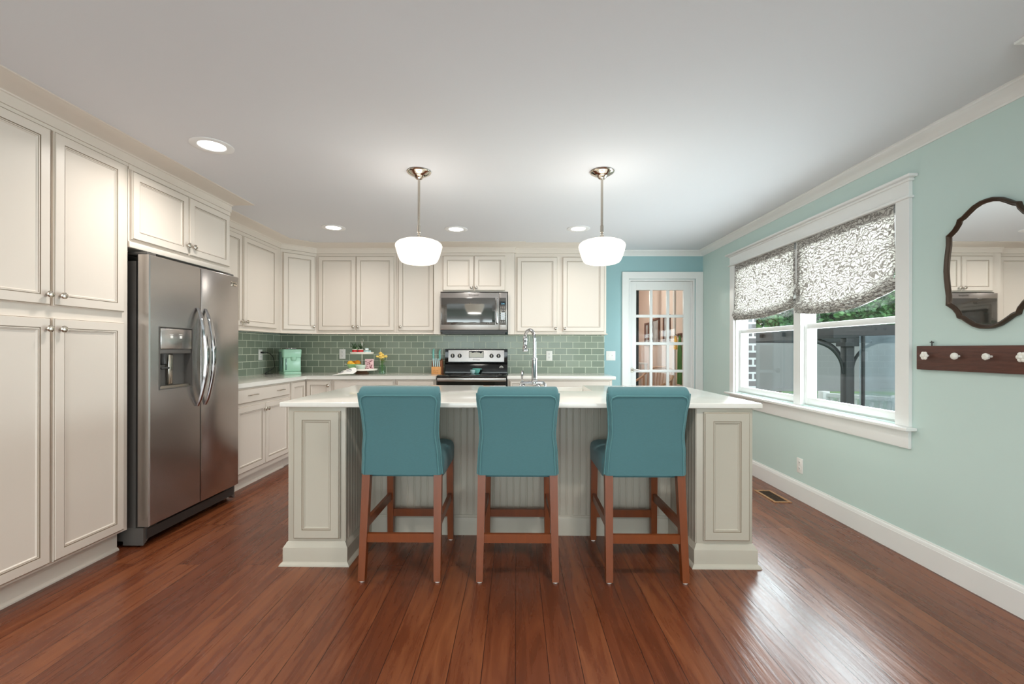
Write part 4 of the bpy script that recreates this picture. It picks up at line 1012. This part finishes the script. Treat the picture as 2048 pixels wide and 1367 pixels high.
# tiered tray
TX, TY = -1.822, 5.31
t = thing('tiered_tray', 'two-tier white tray stand on a dark wooden foot', 'tray stand', (TX, TY, CZ))
MB().lathe([(0, 0), (.075, 0), (.08, .006), (.075, .02), (.055, .034), (.06, .044), (0, .044)], (0, 0, 0), 28).build('foot', 'darkwood', t)
def traym(r, z): return MB().lathe([(0, z), (r-.006, z), (r, z+.004), (r+.003, z+.022), (r-.001, z+.022), (r-.006, z+.006), (0, z+.006)], (0, 0, 0), 40)
traym(.176, .0445).build('tray', 'ivorymetal', t); traym(.132, .238).build('tray', 'ivorymetal', t)
MB().tube([(0, 0, .05), (0, 0, .37)], .0045, 10).build('pole', 'ivorymetal', t)
MB().tube([(.0125*math.cos(2*PI*k/20), 0, .398+.026*math.sin(2*PI*k/20)) for k in range(20)], .003, 8, closed=True).build('ring_handle', 'nickel', t)
T1, T2 = CZ+.2445, CZ+.0508
for dx, lb in ((-.064, 'red strawberry-shaped pot with a tiny plant at left on the upper tray'), (.004, 'red strawberry-shaped pot with a tiny plant at middle of the upper tray')):
    p = thing('planter', lb, 'planter', (TX+dx, TY-.06, T1), 0, 'strawberry pots')
    MB().lathe([(0, 0), (.022, 0), (.030, .012), (.032, .03), (.028, .043), (.024, .046), (.022, .04), (0, .038)], (0, 0, 0), 18).build('pot', 'red', p)
    mb = MB()
    for k in range(7):
        a = 2*PI*k/7; mb.prism([(0, 0), (.012, -.008), (.0, -.02), (-.012, -.008)], 0, .0015, 'xz')
        for v in mb.bm.verts[-8:] if False else []: pass
    mb = MB().lathe([(.0285, .041), (.030, .043), (.028, .050), (.024, .052), (.022, .048), (.025, .044)], (0, 0, 0), 14)
    mb.build('rim', 'sage', p)
    mb = MB()
    for k in range(26):
        a = random.uniform(0, 2*PI); h = random.uniform(.02, .075); r = random.uniform(.004, .05)
        b0 = Vector((.006*math.cos(a), .006*math.sin(a), .038)); tip = Vector((r*math.cos(a), r*math.sin(a)*.7, .04+h))
        mb.tube([b0, (b0+tip)/2+Vector((0, 0, .012)), tip], [.0012, .001, .0006], 5)
        w = Vector((-math.sin(a), math.cos(a), .3))*.007; d = (tip-b0).normalized()*.02
        vs = [mb.bm.verts.new(q) for q in (tip-d, tip-d*.2+w, tip+d*.6, tip-d*.2-w)]; mb.bm.faces.new(vs)
    mb.build('foliage', 'leaf', p, recalc=False)
# toy truck
p = thing('toy_truck', 'small pale blue toy truck on the upper tray', 'toy', (TX+.070, TY-.035, T1+.0003), math.radians(10))
MB().box(-.035, .045, -.02, .02, .010, .034, .005).box(-.02, .018, -.018, .018, .034, .062, .008).build('body', 'paleblue', p)
MB().box(-.015, .013, -.0188, -.0178, .04, .056).box(.0182, .0188, -.013, .013, .04, .056).build('window', 'white', p)
for wx in (-.02, .028):
    for wy in (-.021, .021): MB().lathe([(0, -.004), (.010, -.004), (.010, .004), (0, .004)], (wx, wy, .010), 14, 'y').build('wheel', 'dark', p)
p = MB().box(-.026, .026, -.003, .003, 0, .075, .001).build('sign_block', 'green'); p.location = (TX-.088, TY+.015, T1+.0003); tag(p, 'small green square block behind the strawberry pot on the upper tray', 'ornament')
# colander with fruit
p = thing('colander', 'green enamel colander of fruit on the lower tray', 'colander', (TX-.088, TY-.022, T2))
MB().lathe([(0, .004), (.036, .004), (.040, 0), (.044, .002), (.050, .012), (.074, .045), (.082, .066), (.086, .068), (.084, .070), (.079, .067), (.071, .047), (.047, .015), (0, .008)], (0, 0, 0), 32).build('bowl', 'green', p)
MB().tube([(-.08, 0, .064), (-.10, -.01, .068), (-.112, 0, .068), (-.10, .01, .068), (-.08, .012, .064)], .0035, 8).build('handle', 'ivorymetal', p)
FR = [((-.034, -.02, .075), .034, 'lemon', 'lemon', 'lemon at left in the green colander'), ((.038, .01, .078), .037, 'orange', 'orange', 'orange at right in the green colander'), ((-.012, .04, .072), .033, 'orange', 'orange', 'orange at the back of the green colander'), ((.006, -.042, .062), .022, 'lemon', 'lemon', 'small yellow fruit at the front of the green colander')]
for (fx, fy, fz), r, m, nm, lb in FR:
    o = MB().ball((0, 0, 0), r, 12, sx=1.08 if nm == 'lemon' else 1).build(nm, m, sharp=2); o.location = (TX-.088+fx, TY-.022+fy, T2+fz); tag(o, lb, 'fruit', 'fruit in the colander')
# bowl
o = MB().lathe([(0, .003), (.024, .003), (.026, 0), (.030, .003), (.048, .022), (.059, .058), (.0575, .059), (.045, .024), (0, .008)], (0, 0, 0), 30).build('bowl', 'sage'); o.location = (TX+.024, TY-.115, T2); tag(o, 'small pale sage bowl on the lower tray', 'bowl')
# floral card
p = thing('greeting_card', 'pink floral card standing on the lower tray', 'card', (TX+.098, TY-.035, T2), math.radians(-4))
MB().box(-.052, .052, 0, .003, 0, .128).build('card', 'pinkc', p)
mb = MB(); random.seed(3)
for k in range(22):
    cx, cz = random.uniform(-.042, .042), random.uniform(.012, .112)
    for j in range(4):
        a = random.uniform(0, 6.28); mb.ball((cx+.006*math.cos(a), -.0004, cz+.005*math.sin(a)), .0042, 5, sy=.25, sz=.8)
mb.build('printed_flowers', 'plum', p)
# towel draped at the tray's left
mb = MB()
def tw(u, w):
    x = -.235+.225*u; y = -.03-.11*w
    h = .008+.070*math.sin(min(1, u*1.15)*PI*.55)**1.3*(1-.75*w)+.010*math.sin(u*9+w*4)*(1-w)*u
    return (x + .02*math.sin(w*3)*u, y-.02*math.sin(u*3.2), h)
A = mb.grid(tw, 26, 14); B = mb.grid(lambda u, w: tuple(Vector(tw(u, w))-Vector((0, 0, .006))), 26, 14)
for i in range(25):
    for j in (0, 13): mb.bm.faces.new((A[i][j], A[i+1][j], B[i+1][j], B[i][j]))
for j in range(13):
    for i in (0, 25): mb.bm.faces.new((A[i][j], A[i][j+1], B[i][j+1], B[i][j]))
o = mb.build('dish_towel', 'cloth', sharp=1.3); o.location = (TX+.01, TY-.165, CZ); tag(o, 'folded white dish towel with navy print on the counter beside the tray', 'towel')
mb = MB()
for s in ([(.22, .3), (.3, .2), (.42, .35), (.36, .55), (.25, .5)], [(.6, .25), (.66, .35), (.74, .3), (.8, .45)], [(.58, .5), (.68, .6), (.8, .55)]):
    mb.tube(catmull([tuple(Vector(tw(*p))+Vector((0, 0, .0006))) for p in s], 5), .0028, 6)
mb.build('printed_marks', 'navy', o)
# flower jar
p = thing('flower_jar', 'green glass jar of yellow flowers beside the tiered tray', 'vase', (-1.588, 5.33, CZ))
MB().lathe([(0, .0), (.036, 0), (.040, .006), (.040, .082), (.034, .096), (.031, .104), (.034, .110), (.031, .111), (.029, .104), (.032, .094), (.037, .08), (.037, .006), (0, .004)], (0, 0, 0), 24).build('jar', 'jar', p)
mb = MB(); mf = []
random.seed(11)
for k in range(11):
    a = 2*PI*k/11+random.uniform(-.2, .2); r = random.uniform(.02, .075) if k else 0
    mf.append((r*math.cos(a), r*math.sin(a)*.6, random.uniform(.19, .262)-r*.5))
for q in mf: mb.tube(catmull([(q[0]*.15, q[1]*.15, .01), (q[0]*.2, q[1]*.2, .11), (q[0]*.7, q[1]*.7, q[2]-.05), q], 4), .0018, 5)
for k in range(12):
    a = random.uniform(0, 6.28); z = random.uniform(.12, .17); r = .02; d = Vector((math.cos(a), math.sin(a)*.6, .35))
    c0 = Vector((r*math.cos(a), r*math.sin(a)*.6, z)); w = Vector((-math.sin(a), math.cos(a), 0))*.009
    mb.bm.faces.new([mb.bm.verts.new(v) for v in (c0, c0+d*.02+w, c0+d*.05, c0+d*.02-w)])
mb.build('stems', 'stemg', p, recalc=False)
for q in mf:
    mb = MB()
    for k in range(7):
        a = 2*PI*k/7; mb.ball((q[0]+.011*math.cos(a), q[1]+.011*math.sin(a)*.8, q[2]+random.uniform(-.004, .004)), .0115, 5, sz=.8)
    mb.ball((q[0], q[1]-.004, q[2]+.004), .010, 5); mb.build('bloom', 'yellow', p)
# knife block
p = thing('knife_block', 'wooden knife block with teal-handled knives beside the range', 'knife block', (-.945, 5.36, CZ))
MB().box(-.055, .055, -.05, .0, 0, .088, .003).build('front_block', 'blockwood', p)
MB().hexa([(-.057, .0005, 0), (.06, .0005, 0), (.06, .13, 0), (-.057, .13, 0), (-.057, .0005, .155), (.06, .0005, .155), (.06, .09, .18), (-.057, .09, .18)]).build('rear_block', 'blockred', p)
mb = MB().tube([(-.035, -.0508, .035), (-.02, -.0508, .045), (-.005, -.0508, .036), (.01, -.0508, .045), (.03, -.0508, .04)], .0015, 5).box(-.03, .03, -.0512, -.05, .022, .0245)
mb.build('burned_mark', 'darkwood', p)
for k, kx in enumerate((-.036, -.014, .008, .030)):
    MB().beam((kx+.006, -.022, .0885), (kx-.004, -.012, .185), .011, .016, up=(0, 1, 0)).build('knife_handle', 'paleblue', p)
for kx, h in ((-.046, .30), (.030, .29)):
    MB().tube([(kx, .045, .165), (kx-.004, .05, .22), (kx-.006, .055, h-.02), (kx+.002, .06, h)], [.009, .012, .011, .008], 10).build('knife_handle', 'teal', p)
MB().box(-.03, .02, .04, .06, .16, .178, .003).build('shears_handle', 'dark', p)

# ---------------------------------------------------------------- hall beyond the glazed door
struct('floor_hall', MB().box(.6, 2.5, YB+.121, 9.2, -.08, -.001), 'tanfloor')
struct('ceiling_hall', MB().box(.6, 2.5, YB+.151, 9.2, 2.44, 2.5), 'ceil')
struct('wall_hall', MB().box(2.42, 2.5, YB+.121, 9.2, 0, 2.44).box(.6, .68, YB+.121, 9.2, 0, 2.44).box(.68, 2.42, 9.1, 9.2, 0, 2.44), 'peach')
struct('trim_7', MB().box(2.395, 2.4195, 6.84, 6.90, 0, 2.44), 'trim')
for y, w, h, z, lb in ((8.30, .26, .42, 1.50, 'brown framed picture furthest down the peach hall wall'), (7.78, .40, .46, 1.53, 'brown framed picture in the middle of the peach hall wall'), (7.22, .32, .42, 1.56, 'brown framed picture nearest the glazed door on the peach hall wall')):
    p = thing('picture_frame', lb, 'picture', (2.4195, y, z), -R90, 'hall pictures')
    f = MB()
    for a in ((-w/2, w/2, -h/2, -h/2+.04), (-w/2, w/2, h/2-.04, h/2), (-w/2, -w/2+.04, -h/2+.04, h/2-.04), (w/2-.04, w/2, -h/2+.04, h/2-.04)): f.box(a[0], a[1], -.025, -.0005, a[2], a[3], .004)
    f.build('frame', 'frameb', p); MB().box(-w/2+.04, w/2-.04, -.008, -.001, -h/2+.04, h/2-.04).build('print', 'photo', p)
p = thing('peg_rail', 'wooden peg rail with towels seen through the glazed door', 'peg rail', (2.4195, 6.56, 1.43), -R90)
MB().box(-.16, .16, -.02, -.0005, -.03, .03, .003).build('board', 'frameb', p)
for k in (-.1, 0, .1): MB().tube([(k, -.018, 0), (k, -.06, .005), (k, -.062, .02)], .006, 8).build('peg', 'frameb', p)
def hang(name, label, yc, w, z0, z1, m):
    mb = MB()
    def f(u, v): 
        k = .35+.65*min(1, v*3); return (2.352-.012*math.sin(u*9)*v, yc+(u-.5)*w*k, z1+(z0-z1)*v)
    A = mb.grid(f, 18, 12); B = mb.grid(lambda u, v: tuple(Vector(f(u, v))+Vector((.01, 0, 0))), 18, 12)
    for i in range(17):
        for j in (0, 11): mb.bm.faces.new((A[i][j], A[i+1][j], B[i+1][j], B[i][j]))
    for j in range(11):
        for i in (0, 17): mb.bm.faces.new((A[i][j], A[i][j+1], B[i][j+1], B[i][j]))
    tag(mb.build(name, m, sharp=1.3), label, 'towel')
hang('towel', 'gold towel hanging behind the glazed door', 6.67, .13, 1.22, 1.421, 'goldcloth')
hang('towel', 'long green towel hanging behind the glazed door', 6.50, .15, .72, 1.421, 'greencloth')
mb = MB(); f = lambda u, v: (1.80+.24*u, 7.5+.03*math.sin(u*22), 2.30-2.2*v)
A = mb.grid(f, 30, 4); B = mb.grid(lambda u, v: tuple(Vector(f(u, v))+Vector((0, .008, 0))), 30, 4)
mb2 = mb.build('hall_curtain', 'greycurt'); tag(mb2, 'dark grey curtain behind the left glass panes of the door', 'curtain')
mb = MB().tube([(.68, 7.5, 2.31), (2.42, 7.5, 2.31)], .012, 10); tag(mb.build('curtain_rod', 'nickel'), 'thin metal curtain rod above the hall curtain', 'curtain rod')
p = thing('rattan_chair', 'tan rattan armchair seen through the lower panes of the glazed door', 'chair', (1.93, 6.74, 0), math.radians(-60))
MB().tube(catmull([(-.3, -.28, .0), (-.3, -.28, .62), (-.29, -.05, .68), (-.3, .22, .78), (-.2, .32, .92), (0, .34, .95), (.2, .32, .92), (.3, .22, .78), (.29, -.05, .68), (.3, -.28, .62), (.3, -.28, 0)], 6), .018, 10).build('arm_frame', 'rattan', p)
MB().box(-.28, .28, -.27, .27, .38, .45, .02).build('seat', 'rattan', p)
mb = MB()
for k in range(9): mb.tube([(-.24+k*.06, .26, .45), (-.24+k*.06, .33, .90)], .006, 6)
mb.build('back_slat', 'rattan', p)
for sx in (-1, 1): MB().tube([(sx*.27, .25, 0), (sx*.27, .25, .80)], .016, 8).build('leg', 'rattan', p)
p = thing('side_table', 'white side table with a dark box seen through the glazed door', 'table', (1.98, 8.0, 0))
MB().box(-.3, .3, -.2, .2, .96, .99, .004).build('tabletop', 'white', p)
for sx in (-.27, .27):
    for sy in (-.17, .17): MB().box(sx-.02, sx+.02, sy-.02, sy+.02, 0, .9595).build('leg', 'white', p)
o = MB().box(-.10, .10, -.08, .08, 0, .26, .01).build('dark_box', 'dark'); o.location = (1.90, 7.98, .9905); tag(o, 'dark box standing on the white hall table', 'box')
o = MB().box(-.06, .06, -.06, .06, 0, .14, .01).build('red_tin', 'plum'); o.location = (1.72, 7.93, .9905); tag(o, 'plum red tin standing on the white hall table', 'tin')
l = bpy.data.lights.new('hall_fill_light', 'POINT'); l.energy = 26; l.color = (1, .93, .85); l.shadow_soft_size = .12  # added light to brighten the hall, no fixture there
o = bpy.data.objects.new('hall_fill_light', l); C.objects.link(o); o.location = (1.3, 7.4, 2.2)

# ---------------------------------------------------------------- outside the window
struct('wall_exterior', MB().box(XR+.131, XR+.215, WY1-.004, 7.0, -.6, 3.0).box(XR+.131, XR+.24, -1.0, WY0+.012, -.6, 3.0).box(XR+.131, XR+.24, WY0+.012, WY1-.012, -.6, WZ0-.02).box(XR+.131, XR+.24, WY0+.012, WY1-.012, WZ1+.01, 3.0), 'brick')
struct('ground_lawn', MB().box(XR+.25, 30, -6, 40, -.62, -.30), 'lawn')
G = thing('gazebo', 'charcoal metal gazebo with grey screen cloth outside the window', 'gazebo', (3.95, 5.4, -.0995))
def gp_(x, y, z): return (x-3.95, y-5.4, z+.0995)
for x, y in ((3.95, 5.4), (3.9, 10.9), (9.4, 5.4), (9.4, 10.9)):
    a = gp_(x-.05, y-.05, 0); MB().box(a[0], a[0]+.10, a[1], a[1]+.10, 0, 1.46, .008).box(a[0]-.03, a[0]+.13, a[1]-.03, a[1]+.13, 1.36, 1.41).build('post', 'gazebo', G)
mb = MB(); z = 1.49
for y in (5.4, 10.9): mb.box(-.2, 5.65, y-5.4-.05, y-5.4+.05, z-.03, z+.13)
for x in (0, 5.45): mb.box(x-.05, x+.05, 0, 5.5, z-.03, z+.13)
mb.build('beam', 'gazebo', G)
mb = MB()
for k in range(9): mb.box(-.1, 5.55, .55+k*.6, .60+k*.6, z+.02, z+.08)
mb.build('rafter', 'gazebo', G)
for (dx, dy) in ((1, 0), (0, 1), (-1, 0)):
    MB().tube(catmull([(dx*.05, dy*.05, 1.04), (dx*.09, dy*.09, 1.21), (dx*.23, dy*.23, 1.36), (dx*.5, dy*.5, 1.45)], 5), .018, 8).build('brace', 'gazebo', G)
def cloth(nm, m, x0, y0, x1, y1, z0, z1, fold, n):
    mb = MB(); d = Vector((x1-x0, y1-y0)); nn = Vector((-d.y, d.x)).normalized()
    f = lambda u, v: gp_(x0+d.x*u+nn.x*fold*math.sin(u*n), y0+d.y*u+nn.y*fold*math.sin(u*n), z1+(z0-z1)*v)
    mb.grid(f, 60, 6); return mb.build(nm, m, G)
cloth('screen_cloth', 'screen', 3.9, 10.75, 9.4, 10.75, .28, 1.385, .03, 30)
cloth('mesh_drape', 'sheer', 4.03, 5.32, 5.3, 4.3, -.09, 1.385, .035, 26)
MB().tube([gp_(4.06, 5.30, -.09), gp_(4.06, 5.30, 1.385)], .018, 8).build('drape_rod', 'gazebo', G)
MB().box(*[v for p in zip(gp_(3.9, 10.68, .24), gp_(9.4, 10.74, .30)) for v in p]).build('bottom_rail', 'screen', G)
tag(MB().box(3.4, 11, 4.0, 14, -.17, -.10).box(3.5, 10.9, 4.1, 13.9, -.2995, -.17).build('garden_deck', 'deck'), 'grey-green plank deck under the gazebo outside', 'deck')
def railing(name, label, a, b, n):
    t = thing(name, label, 'railing', (a[0], a[1], -.0995))
    d = Vector((b[0]-a[0], b[1]-a[1], 0))
    MB().beam((0, 0, .69), Vector((0, 0, .69))+d, .07, .05).build('top_rail', 'railw', t); MB().beam((0, 0, .16), Vector((0, 0, .16))+d, .05, .04).build('bottom_rail', 'railw', t)
    for k in range(n+1):
        p = d*(k/n)
        if k in (0, n): MB().box(p.x-.05, p.x+.05, p.y-.05, p.y+.05, 0, .74, .004).build('post', 'railw', t)
        else: MB().box(p.x-.016, p.x+.016, p.y-.016, p.y+.016, .16, .68).build('baluster', 'railw', t)
railing('picket_railing', 'white picket railing outside behind the gazebo post', (4.32, 6.35), (4.85, 5.75), 9)
railing('picket_railing', 'white picket railing outside at the right edge of the window', (4.95, 5.62), (5.7, 4.9), 10)
def tree(label, x, y, zc, rx, rz, n, ls, seed):
    t = thing('garden_tree', label, 'tree', (x, y, -.3), 0, 'trees beyond the gazebo'); rnd = random.Random(seed)
    MB().tube([(0, 0, 0), (.1, .05, (zc+.3)*.5), (0, .1, zc+.3)], [.16, .12, .05], 10).build('trunk', 'bark', t)
    mb = MB(); bm = mb.bm
    blobs = [(rnd.uniform(-rx, rx), rnd.uniform(-rx, rx)*.7, zc+.3+rnd.gauss(0, rz*.5), rnd.uniform(.35, .6)*rx) for _ in range(26)]
    for k in range(n):
        bx, by, bz, br = rnd.choice(blobs); v = Vector((rnd.gauss(0, 1), rnd.gauss(0, 1), rnd.gauss(0, 1))).normalized()*br*rnd.uniform(.6, 1.05)
        c = Vector((bx, by, bz))+v; d = Vector((rnd.gauss(0, 1), rnd.gauss(0, 1), rnd.gauss(-.3, .6))).normalized(); w = d.cross(Vector((rnd.gauss(0, 1), rnd.gauss(0, 1), rnd.gauss(0, 1)))).normalized()*ls*.35
        d = d*ls; bm.faces.new([bm.verts.new(q) for q in (c-d*.5, c+w, c+d*.5, c-w)])
    mb.build('crown', 'tleaf', t, recalc=False, smooth=False)
tree('leafy green tree seen through the far window pane, behind the gazebo', 9.2, 16.0, 3.5, 1.25, 1.8, 13000, .19, 1)
tree('broad green tree seen through the near window pane, behind the gazebo', 14.4, 19.5, 3.6, 2.0, 1.9, 18000, .22, 2)
